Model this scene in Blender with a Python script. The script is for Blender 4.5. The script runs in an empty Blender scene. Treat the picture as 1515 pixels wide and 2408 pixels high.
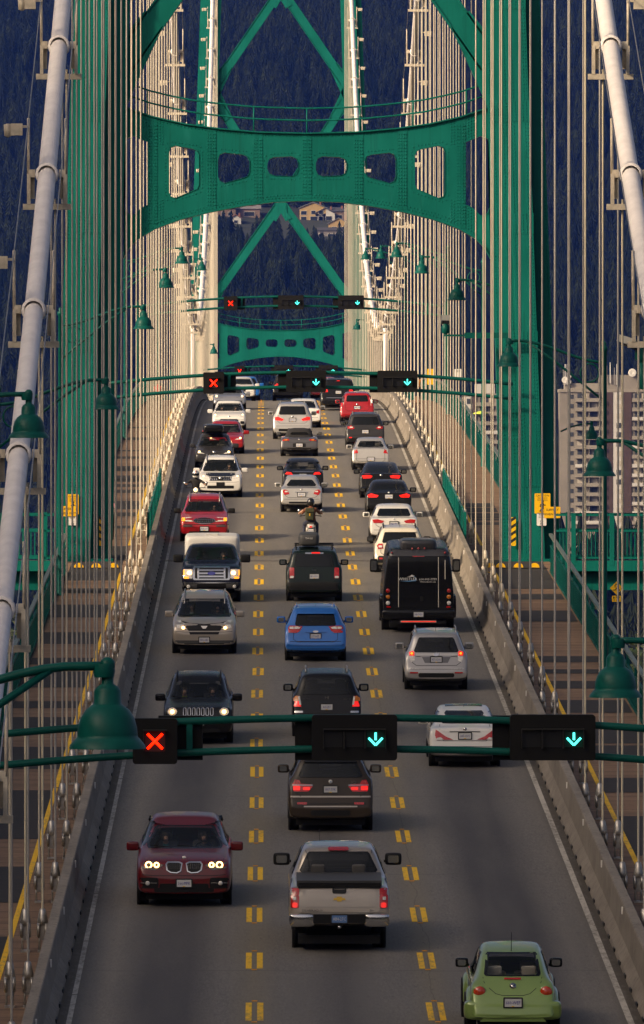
import bpy, bmesh, math, random
from mathutils import Vector, Matrix, geometry
from mathutils.bvhtree import BVHTree

S = bpy.context.scene
COL = S.collection
R = math.radians
rnd = random.Random(7)

# ---------------------------------------------------------------- camera
FPX = 19740.0            # focal length, in pixels of a 1515 x 2408 picture
VX, VY = 622.0, 1070.0   # where the bridge axis / the horizon meet that picture
CZ = 64.0                # camera height above the water
HAZE = 3.3e-5             # density of the air between here and the mountain
cam_d = bpy.data.cameras.new('camera')
cam = bpy.data.objects.new('camera', cam_d); COL.objects.link(cam)
cam_d.sensor_fit = 'VERTICAL'; cam_d.sensor_height = 24.0; cam_d.sensor_width = 24.0
cam_d.lens = FPX / 2408.0 * 24.0
cam_d.clip_start = 1.0; cam_d.clip_end = 20000.0
cam.location = (0, 0, CZ)
cam.rotation_euler = (R(90) - math.atan((1204 - VY) / FPX), 0, -math.atan((757.5 - VX) / FPX))
S.camera = cam

# ---------------------------------------------------------------- sky, sun, exposure
SUN_EL, SUN_AZ = 27.0, 34.0   # elevation; azimuth: degrees behind the left-hand side
w = bpy.data.worlds.new('World'); S.world = w; w.use_nodes = True
nt = w.node_tree; nt.nodes.clear()
wo = nt.nodes.new('ShaderNodeOutputWorld'); bg = nt.nodes.new('ShaderNodeBackground')
sky = nt.nodes.new('ShaderNodeTexSky'); sky.sky_type = 'NISHITA'; sky.sun_disc = False
sky.sun_elevation = R(SUN_EL)
to_sun = Vector((-math.cos(R(SUN_AZ)) * math.cos(R(SUN_EL)), -math.sin(R(SUN_AZ)) * math.cos(R(SUN_EL)), math.sin(R(SUN_EL))))
sky.sun_rotation = math.atan2(to_sun.x, to_sun.y)
sky.air_density = 0.45; sky.dust_density = 7.0; sky.ozone_density = 1.0
bg.inputs[1].default_value = 0.13
nt.links.new(sky.outputs[0], bg.inputs[0]); nt.links.new(bg.outputs[0], wo.inputs[0])
sun_d = bpy.data.lights.new('sun', 'SUN'); sun_d.energy = 2.7; sun_d.angle = R(3.0); sun_d.color = (1.0, 0.84, 0.64)
sun = bpy.data.objects.new('sun', sun_d); COL.objects.link(sun)
sun.rotation_euler = to_sun.to_track_quat('Z', 'Y').to_euler()
S.view_settings.view_transform = 'Standard'; S.view_settings.look = 'None'
S.view_settings.exposure = 0.44; S.view_settings.gamma = 1.0; S.view_settings.use_curve_mapping = False
S.view_settings.use_white_balance = True; S.view_settings.white_balance_temperature = 7600; S.view_settings.white_balance_tint = 10
S.render.engine = 'CYCLES'
S.cycles.use_denoising = True
S.cycles.max_bounces = 6; S.cycles.diffuse_bounces = 2; S.cycles.glossy_bounces = 3
S.cycles.transparent_max_bounces = 12; S.cycles.volume_bounces = 0
S.cycles.sample_clamp_indirect = 4.0

# ---------------------------------------------------------------- where things stand
XC = 1.52                # centre line of the bridge
Y1, Y2 = 300.0, 773.0    # near and far tower
YM = 536.5; YG = 403.0; GR = 0.0422
KK = GR / (YM - YG) / 2
def deck(y):             # height of the deck (straight grade, then a crest at mid-span)
    if y > YM: y = 2 * YM - y
    z = CZ - 16.4 + GR * y
    if y > YG: z -= KK * (y - YG) ** 2
    return z
def slope(y): return (deck(y + .5) - deck(y - .5))
def px(x, y, d):         # picture point at distance d -> place
    return Vector(((x - VX) / FPX * d, d, CZ + (VY - y) / FPX * d))
def ground_d(y):         # distance of the deck seen at picture height y
    lo, hi = 100.0, 520.0
    for _ in range(50):
        m = (lo + hi) / 2
        if VY - FPX * (deck(m) - CZ) / m > y: lo = m
        else: hi = m
    return (lo + hi) / 2

# ---------------------------------------------------------------- materials
MATS = {}
def mat(name, col, rough=.6, metal=0., noise=0., scale=3., bump=0., bscale=40., coat=0., emit=None, estr=0., spec=.5, alpha=1., stretch=(1,1,1), dark=None, coord='Object', coat_rough=.04):
    if name in MATS: return MATS[name]
    m = bpy.data.materials.new(name); m.use_nodes = True
    t = m.node_tree; b = t.nodes['Principled BSDF']
    b.inputs['Base Color'].default_value = (*col, 1); b.inputs['Roughness'].default_value = rough
    b.inputs['Metallic'].default_value = metal; b.inputs['Specular IOR Level'].default_value = spec
    b.inputs['Coat Weight'].default_value = coat; b.inputs['Coat Roughness'].default_value = coat_rough
    b.inputs['Alpha'].default_value = alpha
    if emit:
        m.cycles.emission_sampling = 'NONE'
        b.inputs['Emission Color'].default_value = (*emit, 1); b.inputs['Emission Strength'].default_value = estr
    if noise or bump:
        tc = t.nodes.new('ShaderNodeTexCoord'); mp = t.nodes.new('ShaderNodeMapping'); mp.inputs['Scale'].default_value = stretch
        t.links.new(tc.outputs[coord], mp.inputs[0])
    if noise:
        n = t.nodes.new('ShaderNodeTexNoise'); n.inputs['Scale'].default_value = scale; n.inputs['Detail'].default_value = 7; n.inputs['Roughness'].default_value = .62
        t.links.new(mp.outputs[0], n.inputs[0])
        r = t.nodes.new('ShaderNodeValToRGB'); r.color_ramp.elements[0].position = .32; r.color_ramp.elements[1].position = .68
        d_ = dark if dark else tuple(c * (1 - noise) for c in col)
        l_ = tuple(min(1, c * (1 + noise)) for c in col)
        r.color_ramp.elements[0].color = (*d_, 1); r.color_ramp.elements[1].color = (*l_, 1)
        t.links.new(n.outputs[0], r.inputs[0]); t.links.new(r.outputs[0], b.inputs['Base Color'])
    if bump:
        n2 = t.nodes.new('ShaderNodeTexNoise'); n2.inputs['Scale'].default_value = bscale; n2.inputs['Detail'].default_value = 4
        t.links.new(mp.outputs[0], n2.inputs[0])
        bp = t.nodes.new('ShaderNodeBump'); bp.inputs['Strength'].default_value = bump; bp.inputs['Distance'].default_value = .02
        t.links.new(n2.outputs[0], bp.inputs['Height']); t.links.new(bp.outputs[0], b.inputs['Normal'])
    MATS[name] = m
    return m

def N(t, typ, **kw):
    n = t.nodes.new(typ)
    for k, v in kw.items(): setattr(n, k, v)
    return n
def link(t, a, b): t.links.new(a, b)
def mth(t, op, a, b=None, clamp=False):
    n = t.nodes.new('ShaderNodeMath'); n.operation = op; n.use_clamp = clamp
    for i, v in enumerate((a, b)):
        if v is None: continue
        if isinstance(v, (int, float)): n.inputs[i].default_value = v
        else: t.links.new(v, n.inputs[i])
    return n.outputs[0]
def mixc(t, f, a, b):
    n = t.nodes.new('ShaderNodeMix'); n.data_type = 'RGBA'
    if isinstance(f, (int, float)): n.inputs[0].default_value = f
    else: t.links.new(f, n.inputs[0])
    for i, v in ((6, a), (7, b)):
        if isinstance(v, tuple): n.inputs[i].default_value = (*v, 1)
        else: t.links.new(v, n.inputs[i])
    return n.outputs[2]
def noise(t, src, scale, detail=6, rough=.6, out=0):
    n = t.nodes.new('ShaderNodeTexNoise'); n.inputs['Scale'].default_value = scale; n.inputs['Detail'].default_value = detail; n.inputs['Roughness'].default_value = rough
    t.links.new(src, n.inputs[0]); return n.outputs[out]
def mapped(t, scale=(1,1,1)):
    g = t.nodes.new('ShaderNodeNewGeometry'); m = t.nodes.new('ShaderNodeMapping'); m.inputs['Scale'].default_value = scale
    t.links.new(g.outputs['Position'], m.inputs[0]); return m.outputs[0]
def ramp(t, src, stops):
    r = t.nodes.new('ShaderNodeValToRGB'); cr = r.color_ramp
    while len(cr.elements) < len(stops): cr.elements.new(.5)
    for e, (p, c) in zip(cr.elements, stops): e.position = p; e.color = (*c, 1) if isinstance(c, tuple) else (c, c, c, 1)
    t.links.new(src, r.inputs[0]); return r.outputs[0]

def asphalt_mat():
    m = bpy.data.materials.new('road_asphalt'); m.use_nodes = True; t = m.node_tree; b = t.nodes['Principled BSDF']
    p = mapped(t); sx = N(t, 'ShaderNodeSeparateXYZ'); link(t, p, sx.inputs[0]); X = sx.outputs[0]
    ps = mapped(t, (1.4, .05, 1)); pf = mapped(t, (1, .12, 1))
    streak = noise(t, ps, 1.6, 5); fine = noise(t, pf, 22, 6, .85); big = noise(t, mapped(t, (.5, .06, 1)), 1.0, 4)
    base = ramp(t, fine, [(.36, (.092, .082, .070)), (.64, (.196, .178, .154))])
    base = mixc(t, ramp(t, streak, [(.35, 0.0), (.7, .55)]), base, (.190, .170, .140))
    base = mixc(t, ramp(t, big, [(.45, 0.0), (.75, .35)]), base, (.118, .106, .092))
    # tyre-polished oil streak down the middle of each lane
    wob = mth(t, 'MULTIPLY', mth(t, 'SUBTRACT', noise(t, mapped(t, (0, .02, 0)), 1.0, 3), .5), .8)
    for cx, wd, st in ((-1.80, 1.0, 1.5), (4.85, 1.1, 1.55), (1.5, .7, .6)):
        dx = mth(t, 'ABSOLUTE', mth(t, 'SUBTRACT', mth(t, 'ADD', X, wob), cx))
        f = mth(t, 'MULTIPLY', mth(t, 'SUBTRACT', 1.0, mth(t, 'DIVIDE', dx, wd), clamp=True), st); f = mth(t, 'MINIMUM', f, .9)
        f = mth(t, 'MULTIPLY', f, ramp(t, noise(t, mapped(t, (.3, .03, 1)), 1.0, 4), [(.3, .65), (.65, 1.0)]))
        base = mixc(t, f, base, (.040, .035, .036))
    # dusty yellowish strip along the lane joints and dirt in the gutters
    for cx, wd in ((-.19, .5), (3.10, .45)):
        dx = mth(t, 'ABSOLUTE', mth(t, 'SUBTRACT', X, cx))
        f = mth(t, 'MULTIPLY', mth(t, 'SUBTRACT', 1.0, mth(t, 'DIVIDE', dx, wd), clamp=True), .5)
        base = mixc(t, f, base, (.205, .165, .092))
    for cx in (-3.9, 6.95):
        dx = mth(t, 'ABSOLUTE', mth(t, 'SUBTRACT', X, cx))
        f = mth(t, 'MULTIPLY', mth(t, 'SUBTRACT', 1.0, mth(t, 'DIVIDE', dx, .62), clamp=True), ramp(t, noise(t, mapped(t, (3, .6, 1)), 3, 4), [(.35, .5), (.6, 1.0)]))
        base = mixc(t, mth(t, 'MINIMUM', mth(t, 'MULTIPLY', f, 2.2), .95), base, (.060, .045, .026))
    # oil drips and faint transverse deck seams
    drip = ramp(t, noise(t, mapped(t, (3.2, .55, 1)), 3.0, 2), [(.66, 0.0), (.72, .45)])
    base = mixc(t, drip, base, (.055, .048, .044))
    fy = mth(t, 'FRACT', mth(t, 'MULTIPLY', mth(t, 'ADD', sx.outputs[1], mth(t, 'MULTIPLY', noise(t, mapped(t, (.6, .02, 1)), 1.0, 3), .5)), 1 / 19.8))
    base = mixc(t, mth(t, 'MULTIPLY', mth(t, 'LESS_THAN', fy, .006), .45), base, (.06, .052, .045))
    wp = noise(t, mapped(t, (.9, .012, 1)), 1.3, 3)
    base = mixc(t, ramp(t, wp, [(.46, 0.0), (.62, .30)]), base, (.115, .104, .090))
    # thin crack wandering along the right-hand lane joint
    wob2 = mth(t, 'MULTIPLY', mth(t, 'SUBTRACT', noise(t, mapped(t, (0, .12, 0)), 1.0, 4), .5), .7)
    dx = mth(t, 'ABSOLUTE', mth(t, 'SUBTRACT', mth(t, 'ADD', X, wob2), 3.12))
    base = mixc(t, mth(t, 'MULTIPLY', mth(t, 'LESS_THAN', dx, .010), .35), base, (.02, .018, .016))
    link(t, base, b.inputs['Base Color']); b.inputs['Roughness'].default_value = .78
    bp = N(t, 'ShaderNodeBump'); bp.inputs['Strength'].default_value = .35; bp.inputs['Distance'].default_value = .01
    link(t, noise(t, p, 55, 3), bp.inputs['Height']); link(t, bp.outputs[0], b.inputs['Normal'])
    return m

def sidewalk_mat():
    m = bpy.data.materials.new('sidewalk_brown'); m.use_nodes = True; t = m.node_tree; b = t.nodes['Principled BSDF']
    p = mapped(t); sx = N(t, 'ShaderNodeSeparateXYZ'); link(t, p, sx.inputs[0])
    n1 = noise(t, mapped(t, (.25, 1.2, 1)), 1.0, 6); n2 = noise(t, mapped(t, (2.5, 5, 1)), 2.2, 5)
    base = ramp(t, n1, [(.3, (.135, .078, .045)), (.52, (.210, .122, .070)), (.72, (.260, .165, .095))])
    base = mixc(t, ramp(t, n2, [(.45, 0.0), (.75, .6)]), base, (.105, .072, .052))
    f = mth(t, 'FRACT', mth(t, 'MULTIPLY', sx.outputs[1], .82)); seam = mth(t, 'LESS_THAN', f, .055)
    base = mixc(t, mth(t, 'MULTIPLY', seam, mth(t, 'GREATER_THAN', n2, .44)), base, (.04, .027, .018))
    link(t, base, b.inputs['Base Color']); b.inputs['Roughness'].default_value = .85
    return m

def concrete_mat():
    m = bpy.data.materials.new('barrier_concrete'); m.use_nodes = True; t = m.node_tree; b = t.nodes['Principled BSDF']
    n1 = noise(t, mapped(t, (1, .35, 1.2)), 1.2, 6); n2 = noise(t, mapped(t, (4, 3.2, .35)), 2.5, 5); n3 = noise(t, mapped(t, (1, 1, 1)), 30, 4)
    base = ramp(t, n1, [(.3, (.165, .138, .108)), (.7, (.275, .236, .188))])
    base = mixc(t, ramp(t, n2, [(.5, 0.0), (.72, .7)]), base, (.085, .072, .060))
    base = mixc(t, ramp(t, n3, [(.5, 0.0), (.8, .25)]), base, (.30, .28, .25))
    link(t, base, b.inputs['Base Color']); b.inputs['Roughness'].default_value = .88
    return m

def green_mat(name, col, rough=.36):
    m = bpy.data.materials.new(name); m.use_nodes = True; t = m.node_tree; b = t.nodes['Principled BSDF']
    n1 = noise(t, mapped(t, (.5, .5, .35)), 1.0, 6); n2 = noise(t, mapped(t, (2.2, 2.2, .5)), 2.0, 5); n3 = noise(t, mapped(t, (1, 1, 1)), 9, 5)
    c0 = tuple(c * .86 for c in col); c1 = tuple(c * 1.14 for c in col)
    base = ramp(t, n1, [(.35, c0), (.68, c1)])
    base = mixc(t, ramp(t, n2, [(.56, 0.0), (.78, .5)]), base, (col[0] + .008, col[1] * 1.3 + .012, col[2] * 1.3 + .015))   # chalked paint
    base = mixc(t, ramp(t, n3, [(.62, 0.0), (.75, .22)]), base, (.004, .055, .046))
    n4 = noise(t, mapped(t, (5, 5, .16)), 1.6, 4)
    base = mixc(t, ramp(t, n4, [(.55, 0.0), (.74, .5)]), base, (.005, .058, .048))   # rain streaks
    link(t, base, b.inputs['Base Color'])
    link(t, ramp(t, n1, [(.3, rough * .8), (.7, rough * 1.3)]), b.inputs['Roughness'])
    b.inputs['Specular IOR Level'].default_value = .10
    return m

def rope_mat(name, col):
    m = bpy.data.materials.new(name); m.use_nodes = True; t = m.node_tree; b = t.nodes['Principled BSDF']
    tc = N(t, 'ShaderNodeTexCoord'); sx = N(t, 'ShaderNodeSeparateXYZ'); link(t, tc.outputs['Object'], sx.inputs[0])
    g = N(t, 'ShaderNodeNewGeometry'); sp = N(t, 'ShaderNodeSeparateXYZ'); link(t, g.outputs['Position'], sp.inputs[0])
    ang = mth(t, 'ARCTAN2', sx.outputs[1], sx.outputs[0])
    f = mth(t, 'FRACT', mth(t, 'ADD', mth(t, 'MULTIPLY', ang, 3 / math.pi), mth(t, 'MULTIPLY', sp.outputs[2], 7.0)))
    tri = mth(t, 'ABSOLUTE', mth(t, 'SUBTRACT', f, .5))
    n = noise(t, mapped(t, (3, 3, .8)), 2.0, 4)
    base = mixc(t, ramp(t, tri, [(.0, .5), (.22, 0.0)]), col, tuple(c * .42 for c in col))
    base = mixc(t, ramp(t, n, [(.42, 0.0), (.72, .42)]), base, tuple(c * .62 for c in col))
    link(t, base, b.inputs['Base Color']); b.inputs['Roughness'].default_value = .6
    return m

MATS['asphalt'] = asphalt_mat(); MATS['walk'] = sidewalk_mat(); MATS['concrete'] = concrete_mat()
MATS['green'] = green_mat('tower_green_paint', (.0, .130, .106))
MATS['green2'] = green_mat('railing_green_paint', (.0, .070, .062), .45)
MATS['rope'] = rope_mat('rope_cream', (.60, .53, .42)); MATS['rope_shade_grey'] = rope_mat('rope_shade_grey', (.40, .375, .345)); MATS['rope_new'] = rope_mat('rope_pale', (.72, .63, .45))  # the grey rope is the cream one with shade put into its colour
G = lambda k: MATS[k]
mat('cable_white', (.78, .73, .70), .5, noise=.10, scale=2.0)
mat('cable_cream', (.60, .52, .40), .5, noise=.22, scale=2.5)
mat('steel_cream', (.54, .47, .37), .55, noise=.25, scale=6)
mat('steel_grey', (.38, .36, .335), .42, metal=.75, noise=.3, scale=6)
MATS['yellow_line'] = None
def worn(name, col, under, lo, hi):
    m = bpy.data.materials.new(name); m.use_nodes = True; t = m.node_tree; b = t.nodes['Principled BSDF']
    n = noise(t, mapped(t, (1.0, .22, 1)), 9.0, 6, .75); big = noise(t, mapped(t, (.4, .11, 1)), 1.0, 3)
    f = ramp(t, mth(t, 'ADD', mth(t, 'MULTIPLY', n, .7), mth(t, 'MULTIPLY', big, .45)), [(lo, 0.0), (hi, 1.0)])
    link(t, mixc(t, f, col, under), b.inputs['Base Color']); b.inputs['Roughness'].default_value = .75
    MATS[name] = m
worn('yellow_line', (.86, .49, .008), (.26, .19, .07), .58, .76)
worn('white_line', (.50, .465, .40), (.16, .145, .12), .50, .70)
mat('stud_orange', (.85, .36, .02), .5)
mat('dark_asphalt', (.020, .017, .017), .9, noise=.3, scale=5)
mat('joint_steel', (.16, .15, .15), .5, metal=.4, noise=.3, scale=6)
mat('signal_black', (.0035, .0032, .003), .6, spec=.25)
mat('signal_brown', (.008, .007, .006), .6)
mat('lamp_white', (.55, .55, .50), .5)
mat('lamp_green', (.0, .080, .066), .38, noise=.12, scale=5, spec=.16)
mat('sign_yellow', (.85, .47, .01), .5)
mat('sign_white', (.75, .72, .68), .5)
mat('sign_black', (.015, .014, .013), .6)
mat('red_x', (.6, .02, .01), .5, emit=(1.0, .012, .004), estr=3.6)
mat('red_glow', (.012, .003, .003), .5, emit=(.55, .01, .005), estr=.015)
mat('cyan_arrow', (.02, .6, .6), .5, emit=(.03, .9, .85), estr=2.2)
mat('blocker_black', (.004, .004, .004), .75)
mat('tyre', (.006, .006, .006), .8)
mat('rim', (.30, .29, .28), .35, metal=.7)
mat('chrome', (.62, .61, .60), .16, metal=1.0)
mat('black_trim', (.006, .006, .006), .55, spec=.3)
mat('black_gloss', (.005, .005, .0055), .25, coat=.15, spec=.3)
mat('glass_dark', (.005, .006, .006), .04, spec=.45)
mat('glass_tint', (.006, .007, .007), .04, spec=.45, alpha=.90)
mat('glass', (.012, .015, .015), .03, spec=.8, alpha=.42)
mat('glass_thin', (.012, .015, .015), .03, spec=.8, alpha=.30)
mat('mirror_glass', (.42, .44, .44), .08, metal=1.0)
mat('light_red', (.42, .008, .006), .12, coat=1., noise=.25, scale=30)
mat('light_red_lit', (.6, .01, .005), .15, coat=1., emit=(1.0, .012, .006), estr=.55)
mat('light_amber', (.55, .16, .01), .15, coat=1.)
mat('light_amber_lit', (.7, .25, .02), .15, coat=1., emit=(1, .35, .03), estr=1.2)
mat('light_clear', (.62, .60, .56), .1, coat=1., noise=.3, scale=25)
mat('lens_dark', (.10, .10, .10), .12, coat=1., noise=.5, scale=25)
mat('head_lit', (1, .8, .5), .3, emit=(1.0, .60, .24), estr=4.2)
mat('head_glow', (.8, .7, .55), .2, emit=(1.0, .75, .45), estr=1.2, coat=1.)
mat('plate_white', (.62, .62, .62), .5)
mat('plate_blue', (.05, .06, .30), .5)
mat('plate_frame', (.012, .012, .012), .5)
mat('gold', (.55, .33, .05), .3, metal=.6)
mat('seat_dark', (.085, .08, .075), .8)
mat('seat_beige', (.50, .46, .38), .8)
mat('skin', (.42, .24, .16), .6)
mat('denim', (.025, .03, .055), .85)
mat('black_cloth', (.014, .013, .014), .85)

# ---------------------------------------------------------------- building blocks
WORK = bpy.data.scenes.new('workbench')     # modifiers, outlines and text are turned into plain meshes here
def to_mesh(ob):
    WORK.collection.objects.link(ob); vl = WORK.view_layers[0]; vl.update()
    me = bpy.data.meshes.new_from_object(ob.evaluated_get(vl.depsgraph))
    bpy.data.objects.remove(ob); return me
class MB:
    def __init__(s): s.v = []; s.f = []; s.m = []; s.cur = 0; s.smooth = []
    def add(s, vs, fs, smooth=False):
        o = len(s.v); s.v += [tuple(v) for v in vs]
        for f in fs: s.f.append(tuple(i + o for i in f)); s.m.append(s.cur); s.smooth.append(smooth)
        return s
    def box(s, c, d, rz=0, M=None):
        hx, hy, hz = d[0] / 2, d[1] / 2, d[2] / 2
        vs = [Vector((sx * hx, sy * hy, sz * hz)) for sz in (-1, 1) for sx, sy in ((-1, -1), (1, -1), (1, 1), (-1, 1))]
        if rz: vs = [Matrix.Rotation(rz, 3, 'Z') @ v for v in vs]
        if M is not None: vs = [M @ v for v in vs]
        vs = [v + Vector(c) for v in vs]
        return s.add(vs, [(3, 2, 1, 0), (4, 5, 6, 7), (0, 1, 5, 4), (1, 2, 6, 5), (2, 3, 7, 6), (3, 0, 4, 7)])
    def box2(s, a, b):
        return s.box([(p + q) / 2 for p, q in zip(a, b)], [abs(q - p) for p, q in zip(a, b)])
    def bar(s, a, b, wx, wz, up=(0, 0, 1)):
        a, b = Vector(a), Vector(b); d = (b - a); L = d.length; d.normalize()
        up = Vector(up); x = d.cross(up)
        if x.length < 1e-4: x = d.cross(Vector((1, 0, 0)))
        x.normalize(); z = x.cross(d)
        vs = [p + x * (sx * wx / 2) + z * (sz * wz / 2) for p in (a, b) for sx, sz in ((-1, -1), (1, -1), (1, 1), (-1, 1))]
        return s.add(vs, [(0, 1, 2, 3), (7, 6, 5, 4), (0, 4, 5, 1), (1, 5, 6, 2), (2, 6, 7, 3), (3, 7, 4, 0)])
    def tube(s, pts, r, n=8, cap=True):
        pts = [Vector(p) for p in pts]; rs = r if isinstance(r, (list, tuple)) else [r] * len(pts)
        vs = []; fs = []; prev = None
        for i, p in enumerate(pts):
            d = (pts[min(i + 1, len(pts) - 1)] - pts[max(i - 1, 0)]).normalized()
            if prev is None:
                x = d.cross(Vector((0, 0, 1)))
                if x.length < 1e-3: x = d.cross(Vector((1, 0, 0)))
            else: x = prev - d * prev.dot(d)
            x.normalize(); prev = x; y = d.cross(x)
            vs += [p + (x * math.cos(2 * math.pi * k / n) + y * math.sin(2 * math.pi * k / n)) * rs[i] for k in range(n)]
        for i in range(len(pts) - 1):
            for k in range(n): fs.append((i * n + k, i * n + (k + 1) % n, (i + 1) * n + (k + 1) % n, (i + 1) * n + k))
        s.add(vs, fs, True)
        if cap:
            o = len(s.v) - len(vs)
            s.f.append(tuple(o + k for k in reversed(range(n)))); s.m.append(s.cur); s.smooth.append(False)
            s.f.append(tuple(o + (len(pts) - 1) * n + k for k in range(n))); s.m.append(s.cur); s.smooth.append(False)
        return s
    def lathe(s, prof, c=(0, 0, 0), n=20, axis='Z', flat=False):
        c = Vector(c); vs = []; fs = []
        for r, h in prof:
            for k in range(n):
                a = 2 * math.pi * k / n; u, v = r * math.cos(a), r * math.sin(a)
                vs.append(c + Vector({'Z': (u, v, h), 'Y': (u, h, v), 'X': (h, u, v)}[axis]))
        for i in range(len(prof) - 1):
            for k in range(n):
                q = (i * n + k, i * n + (k + 1) % n, (i + 1) * n + (k + 1) % n, (i + 1) * n + k)
                fs.append(q if axis != 'Y' else q[::-1])
        return s.add(vs, fs, not flat)
    def prism(s, poly, a, b, axis='Y'):   # 2D outline extruded along an axis
        n = len(poly)
        def P(u, v, w): return {'Y': (u, w, v), 'X': (w, u, v), 'Z': (u, v, w)}[axis]
        vs = [P(u, v, a) for u, v in poly] + [P(u, v, b) for u, v in poly]
        fs = [tuple(range(n)), tuple(range(2 * n - 1, n - 1, -1))] + [(i, n + i, n + (i + 1) % n, (i + 1) % n) for i in range(n)]
        return s.add(vs, fs)
    def build(s, name, m, parent=None, loc=None):
        me = bpy.data.meshes.new(name); me.from_pydata(s.v, [], s.f)
        for x in (m if isinstance(m, (list, tuple)) else [m]): me.materials.append(G(x) if isinstance(x, str) else x)
        me.polygons.foreach_set('material_index', s.m); me.polygons.foreach_set('use_smooth', s.smooth)
        me.update()
        bm = bmesh.new(); bm.from_mesh(me); bmesh.ops.recalc_face_normals(bm, faces=bm.faces); bm.to_mesh(me); bm.free()
        return obj(name, me, parent, loc)
def obj(name, me, parent=None, loc=None):
    o = bpy.data.objects.new(name, me); COL.objects.link(o)
    if loc is not None: o.location = loc
    if parent is not None: o.parent = parent
    return o
def tag(o, label=None, cat=None, group=None, kind=None):
    if label: o['label'] = label
    if cat: o['category'] = cat
    if group: o['group'] = group
    if kind: o['kind'] = kind
    return o
def thing(name, label, cat, loc=(0, 0, 0), rot=(0, 0, 0), group=None):
    o = bpy.data.objects.new(name, None); COL.objects.link(o); o.location = loc; o.rotation_euler = rot
    return tag(o, label, cat, group)
def copy_tree(o, parent=None):
    c = o.copy(); COL.objects.link(c); c.parent = parent
    for ch in list(o.children): copy_tree(ch, c)
    return c
def curve2d(name, outlines, thick, m, bevel=0):   # flat plate with holes
    cu = bpy.data.curves.new(name, 'CURVE'); cu.dimensions = '2D'; cu.fill_mode = 'BOTH'; cu.extrude = thick / 2
    for o in outlines:
        sp = cu.splines.new('POLY'); sp.points.add(len(o) - 1); sp.use_cyclic_u = True
        for p, (x, y) in zip(sp.points, o): p.co = (x, y, 0, 1)
    me = to_mesh(bpy.data.objects.new(name, cu)); bpy.data.curves.remove(cu)
    me.name = name; me.materials.clear(); me.materials.append(G(m) if isinstance(m, str) else m)
    # stand it up: x stays, y -> z
    me.transform(Matrix.Rotation(R(90), 4, 'X'))
    return me
TXT = {}
def text_mesh(txt, size, m, thick=.002, squeeze=1.0):
    key = (txt, size, str(m), squeeze)
    if key in TXT: return TXT[key]
    cu = bpy.data.curves.new('text', 'FONT'); cu.body = txt; cu.size = size; cu.extrude = thick; cu.align_x = 'CENTER'; cu.align_y = 'CENTER'; cu.resolution_u = 1
    me = to_mesh(bpy.data.objects.new('text', cu)); bpy.data.curves.remove(cu)
    me.materials.clear(); me.materials.append(G(m))
    me.transform(Matrix.Rotation(R(90), 4, 'X') @ Matrix.Diagonal((squeeze, 1, 1, 1)))
    TXT[key] = me; return me
def rrect(cx, cz, w_, h_, r, n=3):
    out = []
    for sx, sz, a0 in ((1, -1, -90), (1, 1, 0), (-1, 1, 90), (-1, -1, 180)):
        for k in range(n + 1):
            a = R(a0 + 90 * k / n); out.append((cx + sx * (w_ / 2 - r) + r * math.cos(a), cz + sz * (h_ / 2 - r) + r * math.sin(a)))
    return out
def ell(cx, cz, rx, rz, n=14): return [(cx + rx * math.cos(2 * math.pi * k / n), cz + rz * math.sin(2 * math.pi * k / n)) for k in range(n)]
def mirror(p): return [(-x, z) for x, z in reversed(p)]
def strip(mb, sec, y0, y1, step=5.0, closed=True):   # a section (x, dz) carried along the deck
    n = len(sec); ys = []; k = max(1, int(math.ceil((y1 - y0) / step)))
    ys = [y0 + (y1 - y0) * i / k for i in range(k + 1)]
    vs = [(x, y, deck(y) + dz) for y in ys for x, dz in sec]; fs = []
    m = n if closed else n - 1
    for i in range(k):
        for j in range(m): fs.append((i * n + j, i * n + (j + 1) % n, (i + 1) * n + (j + 1) % n, (i + 1) * n + j))
    if closed: fs += [tuple(range(n)), tuple(k * n + j for j in reversed(range(n)))]
    return mb.add(vs, fs)
# ================================================================ landscape
def leafmat(name, c0, c1):
    m = bpy.data.materials.new(name); m.use_nodes = True; t = m.node_tree; b = t.nodes['Principled BSDF']
    oi = N(t, 'ShaderNodeObjectInfo'); n = noise(t, mapped(t, (.006, .004, .006)), 1.0, 5)
    f = mth(t, 'ADD', mth(t, 'MULTIPLY', oi.outputs['Random'], .45), mth(t, 'MULTIPLY', n, .75))
    link(t, ramp(t, f, [(.32, c0), (.78, c1)]), b.inputs['Base Color']); b.inputs['Roughness'].default_value = .9; b.inputs['Specular IOR Level'].default_value = .05
    return m
MATS['conifer'] = leafmat('conifer_needles', (.003, .007, .006), (.016, .022, .010))
MATS['broadleaf'] = leafmat('broad_leaves', (.018, .034, .012), (.060, .070, .020))
mat('bark', (.05, .035, .025), .9, noise=.3)
mat('forest_floor', (.016, .022, .013), .95, noise=.5, scale=.02)
mat('shore_ground', (.030, .036, .020), .95, noise=.5, scale=.03)
mat('water', (.015, .03, .04), .12, bump=.3, bscale=.4)

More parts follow.
